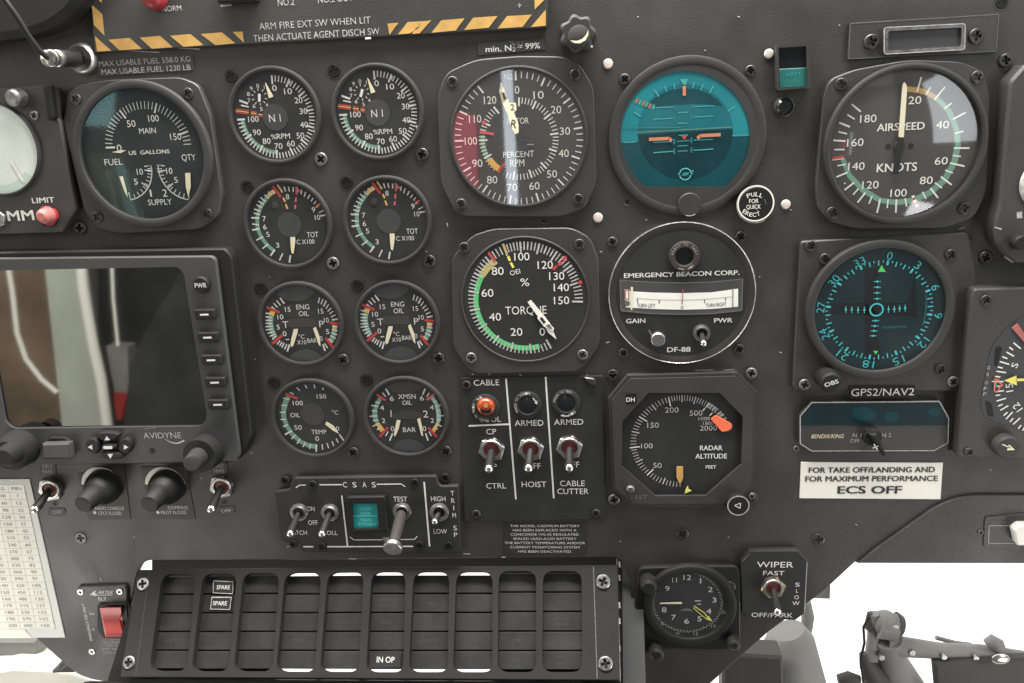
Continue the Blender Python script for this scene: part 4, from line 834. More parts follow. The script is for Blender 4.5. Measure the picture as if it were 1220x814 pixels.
for c_ in ((110, 55), (150, 92), (508, 80), (480, 407)): screw(T, kr, c_, 17, .003, 'screwd')
for c_ in ((515, 442), (92, 450)): screw(T, kr, c_, 17, .003, 'worn')
b = MB(k); A, B_ = np.array((*b.u(133, 668, .004), .003)), np.array((*b.u(174, 757, .016), .016)); r_ = b.m((150, 700), 56, .01)
b.cyl((174, 757), 56, .003, .016, 'rubber', 48, .0012, r2=60); b.t('OBS', (174, 757), 24, .0162, 72, 'white', rot=18, off=.009); T.part(b, 'course_knob')
b = MB(kr); b.prism([(220, 456), (408, 455), (410, 487), (222, 489)], .0031, .0036, 'black'); b.t('GPS2/NAV2', (315, 472), 24, .0038, 180, 'white', off=-.004)
b.done('placard', label='"GPS2/NAV2" strip of white letters under the round course display', cat='placard')
# selector unit
T = Thing('mode_selector', 'octagonal selector unit with a dark teal window and a pointer knob', 'selector', kr(290, 570))
oc = [(112, 500), (478, 497), (505, 545), (503, 618), (462, 641), (112, 642), (78, 620), (78, 540)]
b = MB(kr); b.prism(oc, 0, .003, 'plate', bev=.0006); b.dash([(113, 502), (477, 499), (503, 546), (501, 617), (461, 639), (113, 640), (80, 619), (80, 541)], 2.6, .0032, 'dimwhite', True)
zt = .0032; b.t('BENDIX/KING', (158, 598), 13, zt, 94, 'cream', sh=.3); b.t('N 1', (242, 595), 13, zt, 24, 'dimwhite'); b.t('HLD', (283, 580), 13, zt, 32, 'dimwhite'); b.t('N 2', (326, 595), 13, zt, 26, 'dimwhite'); b.t('OFF', (236, 611), 13, zt, 26, 'dimwhite'); T.part(b, 'plate')
b = MB(kr); b.sheet([(84, 542), (116, 507), (474, 504), (498, 546), (498, 566), (84, 567)], .0033, 'scr_gps')
for P_ in ([(228, 520), (262, 512), (300, 528), (292, 550), (250, 556), (225, 542)], [(318, 535), (345, 522), (366, 540), (350, 560), (322, 556)], [(436, 525), (470, 512), (484, 530), (462, 548)]): b.sheet(rr(P_, 14), .0034, 'gnd')
T.part(b, 'window')
b = MB(kr); b.cyl((288, 603), 27, .003, .007, 'rubber', 36, .0008); b.prism([(276, 592), (300, 590), (326, 652), (318, 658)], .007, .013, 'rubber', bev=.001); b.line((290, 620), (300, 636), 3, .0131, 'white'); b.line((286, 632), (302, 626), 2.5, .0131, 'white'); T.part(b, 'selector_knob')
screw(T, kr, (68, 633), 9, 0, 'worn'); screw(T, kr, (505, 633), 6, 0, 'black')
b = MB(kr); b.prism([(82, 672), (487, 674), (480, 778), (78, 775)], 0, .0006, 'paper', bev=.0002); zt = .0008
b.t('FOR TAKE OFF/LANDING AND', (283, 694), 18, zt, 360, 'ink', off=.011); b.t('FOR MAXIMUM PERFORMANCE', (282, 719), 18, zt, 378, 'ink', off=.011); b.t('ECS OFF', (278, 751), 25, zt, 182, 'ink', off=.014)
b.done('placard', label='white rectangular placard with bold black ECS OFF lettering on the right', cat='placard')
# ================================================================== horizontal situation indicator at the right edge
k = K(1120, 330, 3.54)
T = Thing('situation_indicator', 'compass card instrument with yellow arrow, cut off by the right edge', 'gauge', k(250, 420))
b = MB(k); b.prism(rr([(700, 36), (142, 50), (130, 90), (74, 762), (700, 772)], [0, 14, 20, 12, 0]), 0, .010, 'plate', bev=.001)
for t_, x, y in (('G', 204, 383), ('S', 201, 411), ('O', 195, 446), ('F', 191, 471), ('F', 189, 494)): b.t(t_, (x, y), 16, .0103, 13, 'dimwhite', rot=-8)
T.part(b, 'plate')
b = MB(k); b.sheet(rr([(430, 160), (354, 160), (270, 225), (212, 300), (198, 380), (168, 540), (190, 592), (260, 622), (430, 650)], [0, 30, 40, 40, 60, 50, 20, 30, 0]), .0102, 'hub'); C = (450, 445)
AN = {0: (310, 275), 1: (282, 315), 2: (250, 356), 3: (238, 400), 4: (233, 440), 5: (233, 485), 6: (240, 522), 7: (255, 562), 8: (282, 597), 9: (308, 618), 10: (345, 645)}
for p, q in (((310, 278), (340, 303)), ((292, 297), (308, 308)), ((280, 317), (312, 335)), ((262, 336), (284, 345)), ((252, 357), (292, 369)), ((243, 379), (264, 385)), ((238, 398), (278, 404)), ((232, 420), (254, 422)), ((218, 441), (268, 442)), ((232, 462), (254, 461)), ((236, 484), (270, 480)), ((234, 500), (254, 498)), ((238, 524), (278, 512)), ((245, 545), (264, 537)), ((254, 563), (288, 543)), ((268, 585), (284, 571)), ((278, 600), (306, 570)), ((295, 612), (308, 596)), ((308, 622), (338, 595)), ((330, 640), (342, 625)), ((348, 648), (365, 622))):
    b.line(p, q, 6, .0104, 'ivory')
b.t('S', (315, 373), 30, .0104, 22, 'ivory', rot=70); b.t('15', (293, 467), 32, .0104, 40, 'ivory', rot=100); b.t('12', (326, 550), 32, .0104, 40, 'ivory', rot=130)
b.sheet(rr([(232, 300), (252, 292), (262, 300), (240, 380), (228, 372)], 5), .0103, 'black'); b.sheet(rr([(190, 520), (216, 530), (228, 590), (200, 585)], 8), .0103, 'black'); T.part(b, 'compass_card')
b = MB(k); b.sheet([(270, 437), (322, 416), (324, 458)], .0112, 'yellow'); b.line((320, 435), (420, 432), 12, .0112, 'yellow'); T.part(b, 'course_arrow')
b = MB(k); b.dash([(230, 432), (246, 432), (250, 446), (264, 456), (250, 466), (246, 482), (230, 484)], 5, .0112, 'orange', True); b.sheet([(230, 445), (242, 443), (240, 462), (232, 470)], .0111, 'teal_dim'); T.part(b, 'heading_bug')
b = MB(k); b.prism([(304, 216), (328, 198), (354, 236), (420, 260), (400, 300), (352, 272)], .0105, .0112, 'lens_p'); T.part(b, 'warning_flag')
b = MB(k); b.cyl((286, 722), 54, .010, .0155, 'bezel', 44, .0012); b.line((262, 706), (298, 722), 5, .0157, 'cream'); b.sheet([(290, 706), (316, 730), (282, 732)], .0157, 'cream'); T.part(b, 'heading_knob')
screw(T, k, (193, 97), 24, .010, 'screwd'); screw(T, k, (122, 738), 22, .010, 'screwd')
# ================================================================== beacon direction finder
k = K(710, 260, 4.286)
T = Thing('direction_finder', 'round emergency beacon direction finder with a cream turn meter and two controls', 'direction finder', k(438, 390)); c = (438, 390)
b = MB(k); b.disc(c, 362, .0022, 'dial'); zt = .0024
b.t('EMERGENCY BEACON CORP.', (436, 286), 25, zt, 588, 'white', off=.009); b.t('GAIN', (203, 525), 25, zt, 97, 'white', off=.009); b.t('PWR', (650, 522), 25, zt, 92, 'white', off=.009); b.t('DF-88', (423, 671), 27, zt, 118, 'white', off=.009); T.part(b, 'face')
q = MB(k); q.lathe(c, [(378, 0), (378, .0022), (377, .0027), (374, .0029), (371, .0026)], 'steel', 96); T.part(q, 'rim')
q = MB(k); q.lathe(c, [(372, .0022), (371, .0027), (342, .0025), (338, .0022)], 'brown', 96); T.part(q, 'bezel')
q = MB(k); q.lathe((453, 198), [(80, .0022), (79, .0046), (74, .005), (52, .005), (48, .0044), (46, .003)], 'brown', 48); 
for i, ch in enumerate('PRESS TO TEST'):
    a = math.radians(168 - i * 13); q.t(ch, (453 + 62 * math.cos(a), 196 - 62 * math.sin(a)), 11, .0052, 8, 'dimwhite', rot=math.degrees(a) - 90)
for i, ch in enumerate('DIM'):
    a = math.radians(-70 + i * 11); q.t(ch, (453 + 62 * math.cos(a), 198 - 62 * math.sin(a)), 11, .0052, 9, 'dimwhite', rot=math.degrees(a) + 90)
q.line((422, 257), (450, 262), 4, .0052, 'dimwhite'); lm = T.part(q, 'dimmer_lamp'); q = MB(k); q.disc((453, 198), 47, .0032, 'lens_d'); done_child(q, 'lens', lm, T.org)
M = [(122, 318), (280, 328), (440, 331), (600, 326), (750, 311), (745, 472), (600, 488), (437, 492), (280, 488), (128, 474)]
q = MB(k); z = .0026; q.sheet(M, z, 'hub'); q.sheet([(150, 372), (290, 380), (440, 383), (590, 379), (726, 360), (726, 452), (590, 464), (440, 468), (290, 464), (152, 456)], z + .0001, 'meterwhite')
q.sheet([(147, 362), (172, 366), (172, 425), (147, 418)], z + .0002, 'ivory'); q.dash([(150, 366), (168, 368), (168, 416), (150, 412)], 4, z + .0003, 'lens_r', True); q.disc((160, 435), 14, z + .0003, 'steel', 24)
q.sheet([(178, 350), (190, 352), (186, 468), (178, 468)], z + .0003, 'cream'); q.line((700, 360), (698, 455), 6, z + .0003, 'inkg')  # cream bar paints a gold reflection at the meter's left end
q.dash([(205, 410), (323, 417), (440, 419), (560, 415), (695, 402)], 2.6, z + .0002, 'inkg')
for p, r_ in (((212, 410), (212, 432)), ((323, 417), (323, 437)), ((440, 420), (440, 440)), ((555, 415), (555, 434)), ((662, 404), (662, 422))): q.line(p, r_, 4, z + .0002, 'ink')
q.t('TURN LEFT', (256, 447), 22, z + .0002, 94, 'ink', rot=-3); q.t('0', (440, 457), 20, z + .0002, 13, 'ink'); q.t('TURN RIGHT', (614, 443), 22, z + .0002, 104, 'ink', rot=3); mt = T.part(q, 'turn_meter')
q = MB(k); q.line((444, 362), (443, 418), 5, z + .0009, 'red'); done_child(q, 'needle', mt, T.org)
q = MB(k); q.dash(M, 4, .0066, 'grey', True); q.prism(M, .0026, .0065, 'clear'); done_child(q, 'cover_glass', mt, T.org)
q = MB(k); q.tube([(*q.u(297, 612, .004), .004), (*q.u(282, 595, .006), .006), (*q.u(270, 573, .006), .006)], q.m(c, 4), 'steel', 8); q.cyl((318, 622), 37, .0022, .0075, 'steel', 40, .0006); q.disc((318, 622), 32, .0077, 'chrome', 36); T.part(q, 'gain_knob')
toggle(T, k, (541, 590), (550, 640), 46, .011, .0022, nut=False, boot='black', rl=17)
# ================================================================== radar altimeter
k = K(720, 435, 4.07)
T = Thing('radar_altimeter', 'octagonal RADAR ALTITUDE gauge in feet with an orange-red flag and amber pointer', 'gauge', k(375, 372))
inn = [(215, 135), (560, 135), (672, 250), (665, 482), (492, 634), (248, 636), (85, 492), (88, 272)]
b = MB(k); out = [(112, 52), (645, 38), (742, 136), (724, 600), (640, 690), (128, 688), (40, 602), (20, 165)]
b.prism(out, 0, .005, 'plate', [inn]); b.prism([(125, 68), (635, 55), (725, 142), (712, 590), (630, 672), (140, 674), (52, 596), (36, 172)], .005, .0062, 'plate', [inn])
b.line((440, 26), (528, 24), 3, .0003, 'dimwhite'); b.line((582, 24), (632, 21), 3, .0003, 'dimwhite')
b.sheet(rr([(103, 140), (155, 138), (157, 188), (105, 190)], 6), .0064, 'black'); b.t('DH', (127, 168), 23, .0066, 40, 'white', off=.009); b.t('TEST', (165, 641), 22, .0064, 88, 'grey'); T.part(b, 'housing')
z = .0034; b = MB(k); b.sheet(inn, z - .0003, 'dial')
AN = {0: (367, 590), 25: (283, 577), 50: (207, 535), 75: (150, 473), 100: (123, 400), 125: (130, 322), 150: (168, 250), 175: (230, 192), 200: (312, 153), 225: (377, 147), 250: (443, 158), 275: (505, 185), 300: (548, 210), 325: (592, 258)}
scale(b, (375, 372), AN, [v for v in range(-5, 326, 5)] , .115, 3.6, z, 'dimwhite'); scale(b, (375, 372), AN, (25, 75, 125, 175, 225, 250, 275, 300), .15, 6, z + .0001, 'dimwhite')
for p, q in (((207, 535), (238, 505)), ((123, 402), (172, 396)), ((168, 250), (208, 274)), ((311, 155), (321, 200)), ((505, 187), (478, 222)), ((543, 212), (510, 246))): b.line(p, q, 5.5, z + .0001, 'white')
scale(b, (375, 372), AN, [v for v in range(278, 325, 3)], .10, 3, z, 'dimwhite')
for t_, x, y, h, w in (('50', 257, 487, 29, 42), ('100', 206, 392, 29, 56), ('150', 236, 292, 29, 56), ('200', 327, 218, 29, 66), ('500', 445, 233, 29, 62), ('1000', 485, 260, 19, 58), ('1500', 504, 282, 19, 52), ('2000', 505, 306, 28, 82)): b.t(t_, (x, y), h, z, w, 'dimwhite')
b.t('RADAR', (518, 402), 27, z, 108, 'white', off=.009); b.t('ALTITUDE', (518, 442), 27, z, 152, 'white', off=.009); b.t('FEET', (517, 494), 18, z, 50, 'white', off=.009); T.part(b, 'dial')
b = MB(k); b.prism(rr([(541, 243), (618, 285), (621, 303), (606, 319), (570, 325), (515, 262)], 8), z + .0006, z + .0012, 'orange', bev=.0002); T.part(b, 'warning_flag')
b = MB(k); b.prism(rr([(350, 493), (382, 493), (382, 550), (367, 580), (350, 545)], 5), z + .0006, z + .0010, 'stripe'); T.part(b, 'pointer')
b = MB(k); b.prism([(405, 586), (410, 604), (423, 610), (390, 624), (395, 602)], z + .0004, z + .0008, 'yellow'); T.part(b, 'height_bug')
b = MB(k); b.cyl((127, 607), 20, .0062, .0085, 'worn', 28, .0008); T.part(b, 'test_button')
b = MB(k); b.cyl((650, 682), 54, .001, .011, 'black', 44, .001); b.ring((650, 682), 49, 54, .0112, 'dimwhite'); b.dash([(661, 669), (658, 695), (632, 681)], 4, .0112, 'white', True); T.part(b, 'set_knob')
screw(T, k, (715, 636), 17, .005, 'worn')
# ================================================================== clock
k = K(750, 660, 5.814)
T = Thing('clock', 'round black panel clock with white numerals and cream hands at the bottom', 'clock', k(422, 370))
b = MB(k); b.prism(rr([(62, 95), (400, 82), (742, 82), (768, 130), (770, 620), (745, 660), (600, 672), (250, 660), (80, 700), (20, 640), (40, 300)], [40, 10, 40, 40, 30, 40, 60, 60, 40, 40, 60]), 0,   .004, 'rubber', bev=.001); b.line((764, 330), (762, 560), 5, .0042, 'grey'); T.part(b, 'case')
T.part(bezel(k, (422, 368), 322, 262, .004, .0085, .005, 'rubber'), 'bezel'); z = .0055
b = MB(k); b.disc((415, 352), 290, z - .0002, 'dial'); C = (402, 338)
AN = {0: (400, 122), 5: (492, 140), 10: (580, 195), 15: (640, 275), 20: (652, 375), 25: (590, 478), 30: (400, 542), 35: (330, 536), 40: (225, 490), 45: (165, 400), 50: (140, 330), 55: (225, 185), 60: (400, 122)}
AN = {0: (400, 128), 5: (518, 152), 10: (605, 220), 15: (648, 335), 20: (618, 440), 25: (520, 515), 30: (398, 545), 35: (285, 520), 40: (190, 455), 45: (150, 345), 50: (170, 250), 55: (260, 165), 60: (400, 128)}
scale(b, C, AN, [v / 2 for v in range(0, 120)], .035, 6, z, 'dimwhite'); scale(b, C, AN, [v for v in range(4, 50)], .075, 6, z, 'dimwhite'); 
for v, x, y in (('25', 148, 388), ('20', 215, 490), ('20', 330, 555), ('15', 460, 555), ('10', 582, 500), ('5', 652, 405)): b.t(v, (x, y), 26, z + .0001, 32, 'dimwhite')
for t_, x, y, w in (('12', 400, 163, 52), ('1', 492, 187, 9), ('2', 560, 247, 34), ('3', 587, 320, 28), ('4', 550, 397, 32), ('5', 485, 450, 28), ('6', 396, 466, 32), ('7', 305, 440, 30), ('8', 240, 387, 32), ('9', 262, 240, 30), ('11', 312, 182, 32)): b.t(t_, (x, y), 43, z, w, 'white', off=-.004)
b.sheet([(350, 395), (372, 380), (398, 375), (424, 382), (440, 396)], z, 'grey'); b.line((452, 326), (494, 326), 9, z, 'dimwhite'); b.line((468, 348), (496, 349), 8, z, 'dimwhite'); T.part(b, 'dial')
b = MB(k); b.prism([(208, 347), (215, 340), (362, 335), (364, 347)], z + .0005, z + .0008, 'cream'); T.part(b, 'hour_hand')
b = MB(k); b.dash([(447, 360), (520, 410), (548, 450)], 7, z + .0009, 'yellow'); b.dash([(440, 372), (500, 425), (530, 448)], 5, z + .0009, 'yellow'); b.sheet([(548, 428), (574, 468), (528, 452)], z + .001, 'yellow'); T.part(b, 'minute_hand')
T.part(cover(k, (422, 368), 264, .0076, .0004), 'cover_glass')
for (x, y), (x2, y2), r_, nm in (((150, 215), (134, 240), 62, 'winding_knob'), ((200, 680), (188, 706), 52, 'setting_knob'), ((735, 620), (725, 640), 46, 'reset_knob')):
    b = MB(k); b.cyl((x2, y2), r_ * .93, .004, .013, 'black', 40, .0016, r2=r_); b.ring((x, y), r_ * .98, r_ * 1.06, .0095, 'worn', 60, 130) if nm == 'winding_knob' else b.ring((x2, y2), r_ * .9, r_ * .99, .0131, 'worn', -50, 100); T.part(b, nm)
screw(T, k, (693, 228), 42, .004, 'screwd', tall=.5)
# ================================================================== wiper switch unit
k = K(740, 620, 4.196)
T = Thing('wiper_switch', 'black WIPER switch plate with one toggle, beside the clock', 'switch', k(765, 330))
b = MB(k); b.prism([(640, 152), (885, 150), (932, 205), (918, 468), (872, 502), (640, 492), (600, 462), (600, 202)], 0, .004, 'dial', bev=.0008)
b.dash([(606, 205), (644, 166)], 4, .0042, 'grey'); b.line((930, 210), (917, 462), 3, .0042, 'dimwhite'); b.line((885, 152), (931, 204), 2.5, .0042, 'grey'); zt = .0042
b.t('WIPER', (770, 222), 35, zt, 182, 'white'); b.t('FAST', (763, 264), 26, zt, 106, 'white')
for ch, x, y in (('S', 882, 322), ('L', 880, 352), ('O', 877, 385), ('W', 874, 415)): b.t(ch, (x, y), 24, zt, 10 if ch == 'L' else 23 if ch != 'W' else 36, 'white')
b.t('OFF/PARK', (755, 474), 27, zt, 206, 'white'); T.part(b, 'plate')
toggle(T, k, (762, 342), (781, 458), 63, .013, .004, key='brass', rl=19)
# ================================================================== hoist and cable cutter switch unit
k = K(530, 430, 3.39)
T = Thing('hoist_panel', 'switch panel for cable, hoist and cable cutter with three toggles and an orange lamp', 'switch panel', k(350, 350))
b = MB(k); b.prism(rr([(62, 68), (640, 60), (648, 640), (78, 652)], 10), 0, .0012, 'dial', bev=.0004); zt = .0014
for p, q in (((247, 72), (287, 560)), ((407, 65), (440, 555)), ((96, 263), (258, 256))): b.line(p, q, 7, zt, 'white')
for t_, x, y, h, w in (('CABLE', 168, 88, 26, 103), ('TOOL', 182, 236, 24, 88), ('CP', 187, 286, 25, 40), ('SP', 192, 427, 25, 36), ('CTRL', 207, 505, 25, 80), ('ARMED', 340, 251, 26, 116), ('OFF', 358, 425, 26, 58), ('HOIST', 360, 499, 26, 100), ('ARMED', 500, 247, 26, 118), ('OFF', 513, 419, 26, 60), ('CABLE', 515, 495, 26, 100), ('CUTTER', 517, 527, 26, 126)):
    b.t(t_, (x, y), h, zt, w, 'white')
T.part(b, 'plate')
for (x, y), key, st in (((163, 192), 'lens_o', 100), ((333, 180), 'lens_d', -150), ((490, 172), 'lens_d', 170)):
    b = MB(k); b.lathe((x, y), [(58, .0012), (57, .0026), (52, .0031), (40, .0031), (37, .0024)], 'dial', 40)
    if key == 'lens_o':
        b.lathe((x, y), [(38, .0036), (34, .0052), (26, .0062), (12, .0066), (.1, .0067)], 'lens_o', 36); b.prism(rr([(142, 190), (150, 212), (182, 214), (190, 186), (182, 196), (166, 200), (152, 198)], 4), None, .0069, 'lens_d'); b.disc((165, 181), 9, .0069, 'stripe', 20)
    else: b.lathe((x, y), [(38, .0024), (30, .0029), (.1, .0031)], 'lens_d', 36)
    for i, ch in enumerate('PRESS TO TEST'):
        a = math.radians(st + (180 if key == 'lens_o' else 0) - i * 9); b.t(ch, (x + 48 * math.cos(a), y - 48 * math.sin(a)), 10, .0033, 7, 'dimwhite', rot=math.degrees(a) - 90)
    for i, ch in enumerate('DIM'):
        a = math.radians({'lens_o': 175}.get(key, 95 if x < 400 else -60) - (i - 1) * 12); b.t(ch, (x + 48 * math.cos(a), y - 48 * math.sin(a)), 11, .0033, 9, 'white', rot=math.degrees(a) - 90)
    if key == 'lens_o': b.line((128, 158), (148, 148), 4, .0033, 'white'); b.sheet([(140, 142), (152, 147), (144, 156)], .0033, 'white')
    elif x < 400: b.line((355, 150), (370, 168), 4, .0033, 'white'); b.sheet([(362, 170), (374, 160), (373, 176)], .0033, 'white')
    else: b.line((475, 224), (502, 222), 4, .0033, 'white'); b.sheet([(467, 221), (480, 216), (480, 228)], .0033, 'white')
    T.part(b, 'press_to_test_lamp', label='orange press-to-test lamp' if key == 'lens_o' else None)
for c_, tp in (((188, 362), (178, 437)), ((346, 360), (338, 435)), ((503, 353), (503, 433))): toggle(T, k, c_, tp, 55, .0135, .0012, rl=18)
for c_ in ((88, 97), (127, 618), (610, 615)): screw(T, k, c_, 18, .0012, 'screwd')
b = MB(k); b.prism(rr([(560, 66), (606, 72), (612, 104), (585, 98)], 8), .0012, .0035, 'screwd', bev=.0006); T.part(b, 'clip')
b = MB(k); b.prism([(238, 655), (572, 655), (572, 782), (238, 782)], 0, .0003, 'dial')
for i, (t_, w) in enumerate((('THE NICKEL CADMIUM BATTERY', 280), ('HAS BEEN REPLACED WITH A', 257), ('CONCORDE VALVE REGULATED', 275), ('SEALED LEAD-ACID BATTERY', 255), ('THE BATTERY TEMPERATURE AND/OR', 325), ('CURRENT MONITORING SYSTEM', 280), ('HAS BEEN DEACTIVATED', 214))):
    b.t(t_, (403, 667 + i * 17.2), 11, .0005, w, 'white', off=-.006)
b.done('placard', label='seven line small print battery notice below the hoist switches', cat='placard')
# ================================================================== CSAS switch unit
k = K(320, 560, 5.083)
T = Thing('csas_panel', 'CSAS control panel with toggles, teal lit YAW indicator and a TRIM section', 'switch panel', k(600, 290))
b = MB(k); b.prism(rr([(152, 48), (1015, 36), (1030, 98), (1150, 96), (1165, 505), (205, 498), (182, 452), (72, 432), (38, 132), (128, 118)], [14, 14, 30, 12, 14, 10, 10, 12, 10, 20]), 0, .0035, 'dial', bev=.0007); zt = .0037
for p, q, w in (((188, 92), (225, 92), 6), ((188, 92), (165, 108), 6), ((308, 90), (445, 89), 7), ((655, 87), (805, 85), 7), ((805, 85), (827, 102), 6), ((443, 155), (478, 460), 9), ((942, 72), (975, 463), 10), ((210, 465), (270, 465), 8), ((355, 465), (875, 463), 8),
                ((493, 405), (515, 424), 5), ((515, 424), (690, 423), 5), ((800, 422), (885, 420), 5), ((885, 420), (900, 402), 5)): b.line(p, q, w, zt, 'white')
for ch, x in zip('CSAS', (462, 520, 580, 637)): b.t(ch, (x, 90), 36, zt, 24, 'white')
for t_, x, y, h, w in (('ON', 255, 235, 32, 46), ('OFF', 268, 319, 32, 58), ('PITCH', 186, 380, 30, 92), ('ROLL', 374, 381, 30, 86), ('TEST', 797, 177, 34, 84), ('HIGH', 1027, 175, 34, 88), ('LOW', 1040, 372, 34, 80), ('YAW', 722, 420, 28, 62)): b.t(t_, (x, y), h, zt, w, 'white', off=-.004)
for ch, x, y in (('T', 1113, 142), ('R', 1117, 186), ('I', 1121, 230), ('M', 1124, 275), ('S', 1130, 352), ('P', 1133, 393)): b.t(ch, (x, y), 34, zt, 5 if ch == 'I' else 21, 'white', off=-.004)
T.part(b, 'plate')
b = MB(k); b.prism(rr([(470, 165), (705, 160), (722, 375), (490, 385)], 12), .0035, .0062, 'black', [[(503, 205), (655, 205), (668, 358), (512, 362)]], bev=.0007); fr = T.part(b, 'yaw_indicator')
b = MB(k); b.sheet([(500, 200), (660, 200), (670, 362), (508, 364)], .0040, 'teal_lit'); zt = .0042
b.line((512, 280), (660, 279), 5, zt, 'teal_txt'); b.line((512, 286), (660, 285), 6, zt, 'teal_dim')
for t_, x, y, w in (('YAW', 584, 236, 66), ('OFF', 587, 265, 64), ('YAW', 590, 303, 68), ('STDBY', 600, 331, 112)): b.t(t_, (x, y), 21, zt, w, 'teal_txt', off=-.004)
done_child(b, 'lit_window', fr, T.org)
for c_, tp in (((180, 262), (131, 388)), ((368, 264), (323, 390))): toggle(T, k, c_, tp, 54, .017, .0035, nut=False, boot='brown', rl=22)
toggle(T, k, (806, 258), (757, 455), 56, .028, .0035, nut=False, boot='black', rl=32, big=True)
toggle(T, k, (1032, 262), (1006, 313), 58, .009, .0035, nut=False, boot='black', rl=20)
for c_ in ((268, 88), (885, 76), (325, 463), (915, 455), (1090, 458), (150, 446)): screw(T, k, c_, 27, .0035, 'black')
for c_ in ((103, 62), (1070, 45)): screw(T, k, c_, 30, .0004, 'black', tall=1.3)
# ================================================================== multifunction display
k = K(0, 280, 3.257); ks = K(0, 500, 4.067)
T = Thing('multifunction_display', 'large dark multifunction display with a column of side buttons, reflecting the cabin', 'display', (120, 420))
b = MB(); b.prism(rr([(-40, 301), (268, 296), (276, 305), (300, 520), (287, 549), (264, 552), (-40, 556)], [0, 4, 6, 6, 10, 4, 0]), 0, .009, 'black', bev=.001); T.part(b, 'frame')
b = MB(); gl = rr([(-30, 323), (212, 318), (219, 326), (247, 497), (240, 508), (16, 511), (6, 503), (-24, 335)], 5)
b.prism(rr([(-36, 308), (252, 305), (257, 309), (287, 548), (262, 551), (-36, 556)], [0, 5, 5, 10, 4, 0]), .009, .0115, 'hub', [gl], bev=.0008)
b.k = ks; zt = .0117; b.t('AVIDYNE', (786, 77), 32, zt, 186, 'dimwhite', off=-.006)
for i in range(22):
    t_ = i / 21; b.disc((800 + 90 * t_, 95 + 22 * math.sin(t_ * 2.6) - 4 * t_), 1.4 + 2.6 * t_, zt + .0001, 'white', 10)
    b.disc((688 + 66 * t_, 50 - 10 * math.sin(t_ * 1.9)), .8 + .6 * t_, zt + .0001, 'dimwhite', 8)
b.t('EX600', (1130, 195), 12, zt, 50, 'grey'); b.disc((738, 150), 14, zt, 'black', 24); T.part(b, 'bezel')
b = MB(); b.sheet(gl, .0096, 'screen'); T.part(b, 'screen')
b = MB(k); b.cyl((778, 195), 32, .0115, .0145, 'black', 40, .0008); b.t('PWR', (778, 196), 19, .0147, 46, 'white', off=.006); T.part(b, 'power_button')
for x, y in ((793, 309), (805, 398), (819, 486), (833, 573), (845, 659)):
    b = MB(k); b.prism(rr([(x - 43, y - 20), (x + 38, y - 21), (x + 44, y + 18), (x - 38, y + 21)], 9), .0115, .0142, 'rubber', bev=.0009); b.line((x - 17, y + 1), (x + 16, y), 7, .0144, 'white'); T.part(b, 'side_button')
def petal(pts, tri):
    b = MB(ks); b.prism(rr(pts, 16), .0115, .0150, 'black', bev=.0012); b.sheet(tri, .0152, 'white'); T.part(b, 'arrow_button')
petal([(460, 75), (480, 62), (520, 58), (565, 64), (582, 76), (560, 102), (520, 108), (480, 102)], [(507, 101), (516, 80), (534, 99)])
petal([(478, 166), (520, 156), (585, 160), (606, 178), (585, 194), (530, 196), (490, 186)], [(520, 167), (548, 166), (535, 190)])
petal([(410, 130), (418, 100), (448, 85), (482, 106), (480, 150), (466, 172), (430, 164)], [(424, 134), (446, 122), (448, 146)])
petal([(572, 105), (610, 84), (636, 105), (640, 140), (622, 168), (596, 170), (568, 150)], [(600, 122), (600, 146), (622, 134)])
b = MB(ks); b.prism(rr([(486, 128), (520, 116), (562, 122), (566, 142), (525, 152), (486, 146)], 10), .0115, .0152, 'black', bev=.001); b.prism(rr([(500, 128), (545, 128), (545, 143), (500, 143)], 7), None, .0154, 'white'); T.part(b, 'enter_button')
b = MB(ks); b.prism(rr([(226, 104), (240, 86), (310, 86), (345, 108), (358, 150), (352, 192), (205, 192), (198, 118)], 6), .0115, .0135, 'rubber', bev=.0007); b.prism(rr([(200, 118), (338, 113), (348, 192), (204, 194)], 5), .0135, .0175, 'hub', bev=.0012); T.part(b, 'card_door')
b = MB(ks); b.cyl((35, 175), 84, .0115, .026, 'rubber', 48, .002, r2=92); b.cyl((20, 185), 52, .026, .036, 'rubber', 40, .002); T.part(b, 'tuning_knob')
b = MB(ks); b.tube([(*b.u(1002, 150, .0115), .0115), (*b.u(965, 178, .022), .022)], [b.m((1000, 150), 84), b.m((965, 175), 80, .02)], 'rubber', 40); b.tube([(*b.u(962, 180, .022), .022), (*b.u(930, 212, .034), .034), (*b.u(928, 214, .035), .035)], [b.m((950, 190), 46, .02), b.m((930, 212), 40, .03), b.m((930, 212), 34, .03)], 'knobface', 36); T.part(b, 'tuning_knob')
# ================================================================== cockpit light switches and dimmers
def nvis(label, c, tip, nv, off_, hole):
    T = Thing('toggle_switch', label, 'switch', ks(*c), 'NVIS toggle switches under the display'); 
    for (x, y), w, tt in ((nv, 78, ('CPLT', 'NVIS')), (off_, 82, ('OFF',))):
        b = MB(ks); h = 52 if len(tt) > 1 else 34; R_ = rr([(x - w / 2, y - h / 2), (x + w / 2 - 2, y - h / 2), (x + w / 2 + 2, y + h / 2), (x - w / 2 + 3, y + h / 2)], 8)
        b.prism(R_, 0, .0004, 'hub'); b.dash(R_, 2.5, .0006, 'grey', True)
        for i, q in enumerate(tt): b.t(q, (x + 1, y + (i - .5) * 25 if len(tt) > 1 else y), 19, .0006, 50, 'dimwhite')
        T.part(b, 'switch_label')
    b = MB(ks); b.disc(hole, 10, .0003, 'black', 20); b.ring(hole, 10, 12, .0004, 'grey'); T.part(b, 'key_hole')
    b = MB(ks)
    toggle(T, ks, c, tip, 60, .020, 0, rl=20)
nvis('left NVIS toggle switch beside the white performance card', (238, 343), (169, 438), (230, 240), (274, 449), (264, 408))
